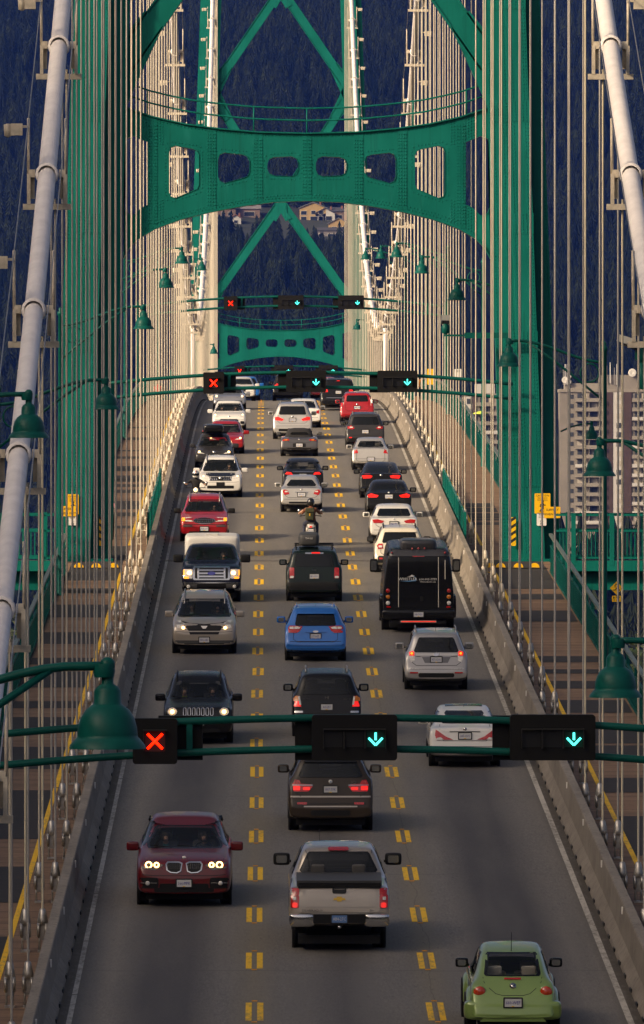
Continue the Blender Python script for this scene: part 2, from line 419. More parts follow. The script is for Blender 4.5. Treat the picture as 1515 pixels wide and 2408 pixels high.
def conifer(seed):
    r_ = random.Random(seed); b = MB(); H = 1.0; n = 9; L = 9
    for k in range(L):
        f = k / L; z0 = .08 + .84 * f; rad = .17 * (1 - f) ** .8 + .012; hh = .19 * (1 - .45 * f)
        a0 = r_.random() * 6; vs = [(r_.uniform(-.006, .006), r_.uniform(-.006, .006), z0 + hh)]
        for j in range(2 * n):
            a = a0 + math.pi * j / n; q = rad * (r_.uniform(.85, 1.25) if j % 2 == 0 else r_.uniform(.35, .6))
            vs.append((q * math.cos(a), q * math.sin(a), z0 + (-.025 if j % 2 == 0 else .02) * r_.uniform(.5, 1.5)))
        b.add(vs, [(0, 1 + j, 1 + (j + 1) % (2 * n)) for j in range(2 * n)])
    b.cur = 1; b.tube([(0, 0, 0), (0, 0, .5)], [.016, .008], 5, cap=False)
    return b
def bush(seed, cards=170):
    r_ = random.Random(seed); b = MB()
    lobes = [(r_.uniform(-.22, .22), r_.uniform(-.22, .22), r_.uniform(.38, .75), r_.uniform(.18, .30)) for _ in range(7)]
    for _ in range(cards):
        x, y, z, q = r_.choice(lobes); d = Vector((r_.gauss(0, 1), r_.gauss(0, 1), r_.gauss(0, 1))).normalized() * q * r_.uniform(.55, 1.05)
        c = Vector((x, y, z)) + d; u = Vector((r_.gauss(0, 1), r_.gauss(0, 1), r_.gauss(0, .6))).normalized(); v = u.cross(Vector((r_.gauss(0, 1), r_.gauss(0, 1), r_.gauss(0, 1)))).normalized()
        s_ = r_.uniform(.035, .075); b.add([c - u * s_, c + v * s_ * .6, c + u * s_, c - v * s_ * .6], [(0, 1, 2, 3)])
    b.cur = 1; b.tube([(0, 0, 0), (0, 0, .5)], [.03, .015], 5, cap=False)
    for lx, ly, lz, _ in lobes[:4]: b.tube([(0, 0, .25), (lx, ly, lz)], [.014, .006], 4, cap=False)
    return b
def proto_collection(name, builders, mats):
    c = bpy.data.collections.new(name)
    for i, b in enumerate(builders):
        o = b.build('tree_model', mats); COL.objects.unlink(o); c.objects.link(o)
    return c
PINES = proto_collection('pine_models', [conifer(s_) for s_ in (1, 2, 3, 4)], ['conifer', 'bark'])
BUSHES = proto_collection('broadleaf_models', [bush(s_) for s_ in (5, 6, 7)], ['broadleaf', 'bark'])
def scatter(o, coll, density, smin, smax, seed=0, xy=1.0):
    g = bpy.data.node_groups.new('scatter', 'GeometryNodeTree')
    g.interface.new_socket('Geometry', in_out='INPUT', socket_type='NodeSocketGeometry'); g.interface.new_socket('Geometry', in_out='OUTPUT', socket_type='NodeSocketGeometry')
    i = g.nodes.new('NodeGroupInput'); ou = g.nodes.new('NodeGroupOutput'); d = g.nodes.new('GeometryNodeDistributePointsOnFaces'); inst = g.nodes.new('GeometryNodeInstanceOnPoints')
    ci = g.nodes.new('GeometryNodeCollectionInfo'); ci.inputs['Collection'].default_value = coll; ci.inputs['Separate Children'].default_value = True; ci.inputs['Reset Children'].default_value = True
    d.inputs['Density'].default_value = density; d.inputs['Seed'].default_value = seed
    rv = g.nodes.new('FunctionNodeRandomValue'); rv.data_type = 'FLOAT'; rv.inputs[2].default_value = smin; rv.inputs[3].default_value = smax
    rr = g.nodes.new('FunctionNodeRandomValue'); rr.data_type = 'FLOAT'; rr.inputs[2].default_value = 0; rr.inputs[3].default_value = 6.28; rr.inputs['Seed'].default_value = 3
    cx = g.nodes.new('ShaderNodeCombineXYZ'); cs = g.nodes.new('ShaderNodeCombineXYZ'); mm = g.nodes.new('ShaderNodeMath'); mm.operation = 'MULTIPLY'; mm.inputs[1].default_value = xy
    g.links.new(rr.outputs[1], cx.inputs[2]); g.links.new(rv.outputs[1], mm.inputs[0]); g.links.new(mm.outputs[0], cs.inputs[0]); g.links.new(mm.outputs[0], cs.inputs[1]); g.links.new(rv.outputs[1], cs.inputs[2])
    g.links.new(i.outputs[0], d.inputs[0]); g.links.new(d.outputs[0], inst.inputs['Points']); g.links.new(ci.outputs[0], inst.inputs['Instance']); inst.inputs['Pick Instance'].default_value = True
    g.links.new(cx.outputs[0], inst.inputs['Rotation']); g.links.new(cs.outputs[0], inst.inputs['Scale'])
    j = g.nodes.new('GeometryNodeJoinGeometry'); g.links.new(inst.outputs[0], j.inputs[0]); g.links.new(j.outputs[0], ou.inputs[0])
    md = o.modifiers.new('trees', 'NODES'); md.node_group = g
def hills(x, y):
    from mathutils import noise as nz
    b = 8 + max(0, y - 2750) * .105 + max(0, y - 3300) * .05
    b += 26 * nz.noise(Vector((x * .0022, y * .0016, 0))) + 9 * nz.noise(Vector((x * .008, y * .006, 4))) * min(1, max(0, (y - 2700) / 300))
    return b
def grid(name, x0, x1, y0, y1, nx, ny, fz, m):
    vs = [(x0 + (x1 - x0) * i / nx, y0 + (y1 - y0) * j / ny) for j in range(ny + 1) for i in range(nx + 1)]
    b = MB(); b.add([(x, y, fz(x, y)) for x, y in vs], [(j * (nx + 1) + i, j * (nx + 1) + i + 1, (j + 1) * (nx + 1) + i + 1, (j + 1) * (nx + 1) + i) for j in range(ny) for i in range(nx)], True)
    return b.build(name, m)
tag(grid('hillside', -1500, 1700, 2700, 7200, 60, 90, lambda x, y: hills(x, y), 'forest_floor'), kind='structure')
tag(grid('ground', -6000, 6000, 1500, 2740, 12, 12, lambda x, y: 3.0 + .004 * (y - 1500), 'shore_ground'), kind='structure')
b = MB(); b.add([(-9000, -600, 0), (9000, -600, 0), (9000, 1560, 0), (-9000, 1560, 0)], [(0, 1, 2, 3)]); tag(b.build('water', 'water'), kind='structure')
# forest on the mountain: nobody could count it
def hill_d(xp, yp):      # where the line of sight through a picture point meets the mountainside
    d = 2800.0
    while d < 7000:
        if hills((xp - VX) / FPX * d, d) >= CZ + (VY - yp) / FPX * d: return d
        d += 2.0
    return 4000.0
HOUSE_PX = [(736, 520), (765, 522), (789, 520), (566, 512), (533, 512), (797, 543), (777, 562), (555, 528), (750, 545)]
HD = [(Vector(((x - VX) / FPX * hill_d(x, y), hill_d(x, y), 0))) for x, y in HOUSE_PX]
fo = grid('hillside_forest', -520, 760, 2720, 6300, 100, 200, lambda x, y: hills(x, y) - .4, 'forest_floor')
bm_ = bmesh.new(); bm_.from_mesh(fo.data)
def in_clear(c):   # the clearings in front of the hillside houses
    return any(abs(c.x - h.x) < 13 and -140 < c.y - h.y < 22 for h in HD)
dl = [f for f in bm_.faces if in_clear(f.calc_center_median())]
bmesh.ops.delete(bm_, geom=dl, context='FACES'); bm_.to_mesh(fo.data); bm_.free()
scatter(fo, PINES, .024, 8, 24, 1, 1.1)
tag(fo, 'dense dark conifer forest covering the mountainside behind the bridge', 'forest', kind='stuff')
so = grid('shore_trees', -300, 420, 1560, 2700, 10, 16, lambda x, y: 2.9 + .004 * (y - 1500), 'shore_ground')
scatter(so, PINES, .0045, 12, 26, 5, 1.2); scatter(so, BUSHES, .008, 9, 19, 6, 1.3)
# keep both scatters: the second modifier must not drop the first
so2 = so.copy(); so2.data = so.data.copy(); COL.objects.link(so2)
so.modifiers.remove(so.modifiers[1]); so2.modifiers.remove(so2.modifiers[0]); so2.name = 'shore_bushes'
tag(so, 'dark conifers standing along the far shore below the bridge', 'trees', kind='stuff')
tag(so2, 'olive broadleaf trees along the far shore below the bridge', 'trees', kind='stuff')
sb_ = grid('shore_grove', 40, 340, 2140, 2330, 8, 6, lambda x, y: 9.0, 'shore_ground'); scatter(sb_, PINES, .012, 26, 43, 21, 1.0)
tag(sb_, 'tall dark trees in front of the apartment towers', 'trees', kind='stuff')
# wooded bluff on the left behind the camera: it keeps the low sun off the near end of the bridge
def bluff(x, y):
    e = min(1, max(0, (-46 - x) / 45)) * min(1, max(0, (262 + (x + 60) * .3 - y) / 30)) * min(1, max(0, (x + 330) / 60))
    return 2 + e * 93
bl = grid('bluff', -340, -40, -320, 300, 30, 60, bluff, 'forest_floor'); tag(bl, kind='structure')
bf = grid('bluff_forest', -240, -72, -310, 198, 20, 40, lambda x, y: bluff(x, y) - .5, 'forest_floor')
scatter(bf, PINES, .06, 36, 47, 9, 1.0)
tag(grid('park_hill', -330, 420, -430, -45, 20, 12, lambda x, y: 2 + 52 * min(1, (-40 - y) / 40), 'forest_floor'), kind='structure')
pf = grid('park_forest', -320, 410, -420, -70, 16, 10, lambda x, y: 1.5 + 52 * min(1, (-40 - y) / 40), 'forest_floor'); scatter(pf, PINES, .025, 32, 50, 12, 1.0)
tag(pf, 'tall dark conifers of the park behind the viewpoint', 'trees', kind='stuff')
tag(bf, 'tall dark conifers on the wooded bluff beside the bridge', 'trees', kind='stuff')

# ---------------------------------------------------------------- houses on the hillside
mat('house_ochre', (.34, .23, .10), .8); mat('house_white', (.42, .41, .39), .8); mat('house_grey', (.17, .155, .15), .85); mat('house_brown', (.15, .10, .075), .85); mat('roof_grey', (.17, .17, .17), .85, noise=.2); mat('roof_dark', (.05, .05, .055), .85)
mat('house_brick', (.20, .085, .055), .9); mat('window_dark', (.02, .025, .03), .1); mat('lawn', (.05, .075, .025), .95, noise=.4, scale=.3); mat('driveway', (.30, .27, .24), .9, noise=.2, scale=.3)
def house(xp, yp, d, W, D, H, rh, wall, roof, label, wins, ridge='x', name='hillside_house'):
    d = hill_d(xp, yp); k_ = d / 3680; W, D, H, rh = W * k_, D * k_, H * k_, rh * k_; wins = [tuple(q * k_ for q in w4) for w4 in wins]
    p = px(xp, yp, d)
    t = thing(name, label, 'house', p, group='houses on the mountainside')
    MB().box2((-W / 2, 0, -2.5), (W / 2, D, H)).build('wall', wall, t)
    b = MB(); o = .6
    if ridge == 'x': b.prism([(-o, H), (D / 2, H + rh), (D + o, H), (D + o, H + .25), (D / 2, H + rh + .3), (-o, H + .25)], -W / 2 - o, W / 2 + o, 'X')
    else: b.prism([(-W / 2 - o, H), (0, H + rh), (W / 2 + o, H), (W / 2 + o, H + .25), (0, H + rh + .3), (-W / 2 - o, H + .25)], -o, D + o, 'Y')
    rf = b.build('roof', roof, t)
    MB().prism([(-W / 2, H - .01), (W / 2, H - .01), (0, H + rh - .02)] , .02, .3, 'Y').build('gable', wall, t) if ridge == 'y' else None
    MB().box2((W * .25, D * .3, H), (W * .25 + .9, D * .3 + .9, H + rh + 1.0)).build('chimney', 'house_brick', rf)
    for (u, z, ww, hh) in wins:
        f = MB().box((u, -.05, z), (ww + .3, .1, hh + .3)).build('window', 'house_white', t)
        MB().box((u, -.11, z), (ww, .06, hh)).build('pane', 'window_dark', f)
    return t
house(736, 520, 3680, 11.5, 9, 5.6, 2.6, 'house_ochre', 'roof_grey', 'ochre two-storey house with pale grey roof and white-framed windows', [(-4, 3.6, 2.4, 1.6), (-4, .8, 2.4, 2.2), (.2, 3.8, 1.8, 1.5), (.4, .8, 3.0, 2.4), (3.6, 3.8, 1.8, 1.5), (3.6, 1, 1.6, 1.8)], 'y')
house(765, 522, 3672, 8.5, 9, 3.6, 2.4, 'house_white', 'roof_dark', 'white bungalow with black pitched roof right of the ochre house', [(-2, 1.6, 1.8, 1.8), (1.6, 1.6, 2.6, 1.8)], 'y')
house(789, 520, 3690, 10, 9, 4.2, 1.7, 'house_brown', 'roof_dark', 'brown house with flat dark roof at the tower hanger edge', [(-2.5, 1.8, 2.2, 1.6), (1.6, 1.8, 2.6, 1.6)], 'x')
house(566, 512, 3700, 17, 9, 3.8, 1.6, 'house_brown', 'house_grey', 'long low brown house with a row of white windows', [(-5.5, 1.4, 2.2, 1.6), (-1.4, 1.4, 2.0, 1.6), (3.8, 1.6, 4.4, 1.8)], 'x')
house(533, 512, 3720, 8, 8, 4.0, 1.6, 'house_brown', 'roof_dark', 'dark brown house leftmost on the mountainside, partly behind hangers', [(-1.5, 1.6, 1.4, 1.6), (1.4, 1.6, 1.4, 1.6)], 'x')
house(797, 543, 3640, 9, 9, 3.0, 2.6, 'house_ochre', 'roof_grey', 'tan gabled house at the tower hanger edge below the brown house', [(-2, 1.0, 2.0, 1.4), (2, 1.0, 2.0, 1.4)], 'y')
house(777, 562, 3620, 14, 8, 3.6, 1.3, 'house_grey', 'roof_dark', 'grey house with wide balcony, lowest on the mountainside', [(-4, 1.4, 2.4, 1.6), (0, 1.4, 2.4, 1.6), (4, 1.4, 2.4, 1.6)], 'x')
house(555, 528, 3640, 4.5, 5, 2.6, 1.6, 'house_white', 'house_brick', 'small white cottage below the long low house', [(0, 1.2, 1.6, 1.2)], 'y', 'cottage')
for xx, yy, dd, ww in ((748, 541, 3655, 12), (752, 552, 3640, 9)):
    p = px(xx, yy, hill_d(xx, yy)); tag(MB().box((0, 0, -.6), (ww, 9, 1.2)).build('garden_terrace', 'driveway' if ww < 10 else 'lawn', None, p), kind='structure')

# ---------------------------------------------------------------- apartment towers
mat('apt_beige', (.20, .178, .15), .85, noise=.12, scale=.2); mat('apt_brown', (.060, .036, .030), .9, noise=.15, scale=.5); mat('apt_white', (.46, .44, .41), .8); mat('apt_parapet', (.23, .205, .17), .85, noise=.1, scale=.3); mat('apt_recess', (.05, .045, .045), .9)
mat('apt_glass', (.05, .055, .06), .12); mat('curtain', (.38, .34, .28), .8); mat('dish_white', (.6, .58, .54), .6); mat('awning_lime', (.45, .55, .05), .7)
AD = 2420.0
def apartment(x0, x1, ytop, strips, label, floors=24, fh=2.72):
    s_ = FPX / AD; X0 = (x0 - VX) / s_; X1 = (x1 - VX) / s_; zt = CZ + (VY - ytop) / s_
    t = thing('apartment_block', label, 'building', ((X0 + X1) / 2, AD, zt - floors * fh))
    hw = (X1 - X0) / 2; Ht = floors * fh
    MB().box2((-hw, 1.6, -8), (hw, 18, Ht)).build('wall', 'apt_beige', t)
    MB().box2((-hw - .2, 1.2, Ht), (hw + .2, 18.4, Ht + .9)).build('roof_parapet', 'apt_parapet', t)
    r_ = random.Random(int(x0))
    pane = MB().box((0, 0, 0), (1, .08, 1)); 
    def unit(name, m):
        b = MB(); b.box((0, 0, 0), (1, 1, 1)); me = b.build(name, m); d = me.data; bpy.data.objects.remove(me); return d
    U = {k: unit('unit', k) for k in ('apt_glass', 'curtain', 'apt_white', 'apt_parapet', 'apt_recess', 'apt_beige')}
    def put(name, me, c, d, par=t):
        o = obj(name, U[me], par, c); o.scale = d; return o
    for kind, a, b_ in strips:
        u0, u1 = (a - VX) / s_ - (X0 + X1) / 2, (b_ - VX) / s_ - (X0 + X1) / 2; wd = u1 - u0; uc = (u0 + u1) / 2
        if kind == 'brick': MB().box2((u0, 1.2, -8), (u1, 2.0, Ht)).build('brick_strip', 'apt_brown', t)
        if kind == 'white':
            MB().box2((u0, 1.3, -8), (u1, 2.0, Ht)).build('white_strip', 'apt_white', t)
            for k in range(10, floors):
                z = k * fh + 1.3
                put('window', 'apt_glass' if r_.random() < .6 else 'curtain', (uc + wd * .12, 1.25, z), (wd * .62, .12, 1.45))
        if kind == 'plain':
            for k in range(10, floors): put('window', 'apt_glass', (u1 - wd * .18, 1.58, k * fh + 1.4), (wd * .22, .12, 1.2))
        if kind == 'balcony':
            for k in range(10, floors):
                z = k * fh
                put('balcony_slab', 'apt_parapet', (uc, .8, z), (wd, 1.6, .22)); put('balcony_parapet', 'apt_parapet' if r_.random() < .75 else 'apt_white', (uc, .06, z + .55), (wd, .12, .85))
                n = 3 if wd > 14 else 2
                for j in range(n):
                    cu = u0 + wd * (j + .5) / n
                    put('window', 'apt_glass' if r_.random() < .55 else 'curtain', (cu - wd / n * .12, 1.55, z + 1.35), (wd / n * .42, .12, 2.0))
                    put('window', 'apt_recess' if r_.random() < .6 else 'curtain', (cu + wd / n * .27, 1.56, z + 1.45), (wd / n * .24, .12, 1.8))
                put('balcony_divider', 'apt_parapet', (uc, .85, z + 1.4), (.12, 1.45, 2.5))
        if kind == 'edge': put('corner_pier', 'apt_parapet', (uc, 1.4, Ht / 2), (wd, .5, Ht))
    return t, Ht, lambda x: (x - VX) / s_ - (X0 + X1) / 2
t, Ht, ux = apartment(1318, 1560, 922, [('plain', 1318, 1352), ('balcony', 1353, 1419), ('brick', 1420, 1442), ('white', 1443, 1467), ('brick', 1468, 1486), ('balcony', 1487, 1560)], 'beige apartment tower with brown brick strips and rooftop dishes, right of green leg')
MB().box2((ux(1412), 3, Ht), (ux(1500), 14, Ht + 5.0)).build('penthouse', 'apt_beige', t); MB().box2((ux(1330), 3, Ht), (ux(1412), 14, Ht + 2.6)).build('penthouse', 'apt_parapet', t)
for i_, xx in enumerate((1326, 1330, 1334, 1338, 1428, 1436, 1446, 1452)): MB().box((ux(xx), 2.5, Ht + 4.6 + .5 * (i_ % 3)), (.25, .25, 5 + (i_ % 2))).build('antenna', 'dish_white' if i_ % 2 else 'steel_grey', t)
for xx, yy, rr in ((1330, 3.5, 1.0), (1337, 3.0, .9), (1488, 5.6, 1.2), (1340, 4.6, .6)): MB().lathe([(.02, .3), (rr * .6, .12), (rr, -.2), (rr * .98, -.22), (.02, .28)], (ux(xx), 2.2, Ht + yy), 14, 'Y').build('satellite_dish', 'dish_white', t)
t, Ht, ux = apartment(1092, 1216, 932, [('white', 1094, 1108), ('plain', 1108, 1112), ('brick', 1113, 1120), ('balcony', 1121, 1214)], 'narrower apartment tower with white rooftop box, left of the green leg')
MB().box2((ux(1119), 2, Ht), (ux(1164), 12, Ht + 3.6)).build('rooftop_box', 'apt_white', t); MB().box2((ux(1164), 3, Ht), (ux(1196), 12, Ht + 2.6)).build('penthouse', 'apt_beige', t)
MB().lathe([(.05, .4), (1.7, 0), (2.3, -.5), (2.2, -.55)], (ux(1131), -.4, Ht - 4.6), 10).build('lime_parasol', 'awning_lime', t)
MB().tube([(ux(1131), -.4, Ht - 6.9), (ux(1131), -.4, Ht - 4.3)], .07, 6).build('parasol_pole', 'steel_grey', t)
# haze over the strait
# ================================================================ bridge deck
YA, YB = 46.0, 770.0
XL, XR = XC - 5.0, XC + 5.0
b = MB(); strip(b, [(XC - 5.62, 0), (XC + 5.62, 0), (XC + 5.62, -.6), (XC - 5.62, -.6)], YA, YB); road = tag(b.build('road', 'asphalt'), kind='structure')
walks = []
for sg in (-1, 1):
    b = MB(); xa, xb = XC + sg * 5.622, XC + sg * 8.62
    strip(b, [(min(xa, xb), .02), (max(xa, xb), .02), (max(xa, xb), -.5), (min(xa, xb), -.5)], YA, YB)
    walks.append(tag(b.build('sidewalk', 'walk'), kind='structure'))
# painted edge lines, lane dashes and their reflective studs
for x in (XL, XR):
    y = YA
    while y < 560:
        b = MB(); L_ = 9.7 if x < 0 else 19.8
        hw = .048 if x < 0 else .06; strip(b, [(x - hw, .006), (x + hw, .006)], y, min(560, y + L_), 2.5, False); b.build('edge_line', 'white_line', road); y += L_ + (.12 if x < 0 else .0)
k = -12
while True:
    yc = 151.07 + 9 * k; k += 1
    if yc > 524: break
    if yc < YA + 3: continue
    for lx in (-.19, 3.10):
        lx2 = lx + rnd.uniform(-.012, .012)
        for sx in (-.105, .105):
            b = MB(); strip(b, [(lx2 + sx - .056, .006), (lx2 + sx + .056, .006)], yc - 1.5 + rnd.uniform(-.05, .05), yc + 1.5 + rnd.uniform(-.05, .05), 1.0, False); b.build('lane_dash', 'yellow_line', road)
        for sy in (-1.75, 1.75):
            yy = yc + sy; MB().box((lx2, yy, deck(yy) + .012), (.10, .06, .014)).build('road_stud', 'stud_orange', road)
# steel expansion joint in the road at the near tower
for yy in (299.0, 299.6):
    MB().box((XC, yy, deck(yy) + .008), (10.9, .26, .016)).build('expansion_joint', 'joint_steel', road)
# sidewalk patches and yellow edge lines
def dz6(z): return ground_d((1536 + z * .63762) / 1.2759)
for z0, z1 in ((230, 366), (390, 416), (468, 520), (683, 712), (745, 765), (800, 836), (890, 950), (1003, 1095)):
    ya, yb = dz6(z1), dz6(z0); b = MB(); strip(b, [(8.05, .028), (9.86, .028)], ya, yb, 2, False); b.build('asphalt_patch', 'dark_asphalt', walks[1])
for z0, z1 in ((-100, -40), (52, 122), (233, 420), (560, 800)):
    ya, yb = ground_d((2304 + z1 * .63762) / 1.2759), ground_d((2304 + z0 * .63762) / 1.2759); b = MB(); strip(b, [(8.05, .028), (9.86, .028)], ya, yb, 2, False); b.build('asphalt_patch', 'dark_asphalt', walks[1])
for z0, z1 in ((0, 35), (90, 150), (225, 255), (330, 410), (440, 476), (565, 592), (760, 1085), (1160, 1205)):
    ya, yb = ground_d((1400 + z1 / 3.156) / 1.2759), ground_d((1400 + z0 / 3.156) / 1.2759); b = MB(); strip(b, [(-6.82, .028), (-5.02, .028)], ya, yb, 2, False); b.build('asphalt_patch', 'dark_asphalt', walks[0])
for z0, z1 in ((370, 386), (440, 500), (570, 625), (690, 722), (755, 830), (895, 928), (970, 1040), (1110, 1215)):
    ya, yb = dz6(z1), dz6(z0); b = MB(); strip(b, [(-6.82, .028), (-5.02, .028)], ya, yb, 2, False); b.build('asphalt_patch', 'dark_asphalt', walks[0])
for z0, z1 in ((110, 340), (470, 640), (800, 1000)):
    ya, yb = ground_d((2304 + z1 * .63762) / 1.2759), ground_d((2304 + z0 * .63762) / 1.2759); b = MB(); strip(b, [(-6.82, .028), (-5.02, .028)], ya, yb, 2, False); b.build('asphalt_patch', 'dark_asphalt', walks[0])
for z in (330, 352, 372, 392, 420, 446, 470, 500): # smaller strips beyond the tower on the right
    ya = ground_d((1420 + (z - 60) / 2.953) / 1.2759); b = MB(); strip(b, [(8.05, .028), (9.3, .028)], ya - rnd.uniform(1, 2.2), ya, 2, False); b.build('asphalt_patch', 'dark_asphalt', walks[1])
for i_, ya in enumerate((356, 362, 371, 384, 392, 405, 421, 440)):
    b = MB(); strip(b, [(-6.82, .028), (-5.02, .028)], ya, ya + (2.5, 1.6, 3.4)[i_ % 3], 2, False); b.build('asphalt_patch', 'dark_asphalt', walks[0])
for i_, xx in ((1, 8.0), (0, -4.97)):
    for ya, yb in ((YA, 200), (200.2, 250), (250.2, 291), (309, 400), (400.2, 560)):
        b = MB(); strip(b, [(xx - .055, .03), (xx + .055, .03)], ya, yb, 3, False); b.build('walk_line', 'yellow_line', walks[i_])
    MB().bar((xx, 291, deck(291) + .035), (xx - .75 * (1 if i_ else -1), 292.5, deck(292.5) + .035), .1, .012).build('walk_line', 'yellow_line', walks[i_])

# ---------------------------------------------------------------- concrete barriers
def barrier(sg, label):
    t = thing('concrete_barrier', label, 'barrier', (0, 0, 0))
    sec = [(5.22, 0.0), (5.24, .09), (5.37, .30), (5.41, .86), (5.43, .88), (5.60, .88), (5.615, .86), (5.615, 0.0)]
    sec = [(XC + sg * x, z) for x, z in sec]
    y = YA + 3.2
    while y < 640:
        b = MB(); strip(b, sec, y + .015, y + 9.885, 3.3); b.build('barrier_segment', 'concrete', t)
        yy = y + 4
        MB().box((XC + sg * 5.395, yy, deck(yy) + .76), (.035, .12, .14)).build('delineator', 'sign_white', t)
        for q in range(4):   # drain slots at the foot
            ys_ = y + 1.2 + 2.5 * q; MB().box((XC + sg * 5.222, ys_, deck(ys_) + .04), (.02, .7, .07)).build('drain_slot', 'black_trim', t)
        y += 9.9
    return t
barrier(-1, 'concrete traffic barrier along the left edge of the roadway')
barrier(1, 'concrete traffic barrier along the right edge of the roadway')

# ---------------------------------------------------------------- footway railings
def railing(sg, label):
    t = thing('footway_railing', label, 'railing'); x = XC + sg * 8.42
    for ya, yb in ((YA, 170), (170.1, 291.5), (304, 640)):
        for nm, z, h_, w_ in (('top_rail', 1.38, .07, .12), ('middle_rail', .98, .05, .05), ('bottom_rail', .12, .07, .07)):
            b = MB(); strip(b, [(x - w_ / 2, z - h_), (x + w_ / 2, z - h_), (x + w_ / 2, z), (x - w_ / 2, z)], ya, yb); b.build(nm, 'green2' if nm != 'top_rail' else 'rail_top', t)
        b = MB(); strip(b, [(x - .02, -.35), (x + .06, -.35), (x + .06, .03), (x - .02, .03)], ya, yb); b.build('fascia', 'black_trim', t)
        b = MB(); y = ya + .07
        while y < yb:
            b.box((x, y, deck(y) + .55), (.022, .035, .86)); y += .14
        o = b.build('pickets', 'green2', t); o['kind'] = 'stuff'
        y = ya + .5
        while y < yb:
            MB().box((x + sg * .03, y, deck(y) + .66), (.10, .10, 1.40)).build('post', 'green2', t); y += 4.95
    return t
mat('rail_top', (.10, .13, .115), .5, noise=.3, scale=5)
railing(-1, 'green picket railing along the left footway'); railing(1, 'green picket railing along the right footway')
def panel(sg, label):   # short green fence above the barrier beside the tower
    t = thing('fence_panel', label, 'fence'); x = XC + sg * 5.70; ya, yb = 302, 338
    for z in (.35, .92, 1.58):
        b = MB(); strip(b, [(x - .03, z - .05), (x + .03, z - .05), (x + .03, z), (x - .03, z)], ya, yb); b.build('rail', 'green', t)
    y = ya
    while y <= yb:
        MB().box((x, y, deck(y) + .80), (.09, .09, 1.6)).build('post', 'green', t); y += 4.0
    b = MB(); y = ya + .1
    while y < yb: b.box((x, y, deck(y) + .95), (.02, .03, 1.2)); y += .14
    b.build('pickets', 'green', t)['kind'] = 'stuff'
panel(-1, 'short green fence panel behind the left barrier beside the near tower'); panel(1, 'short green fence panel behind the right barrier beside the near tower')

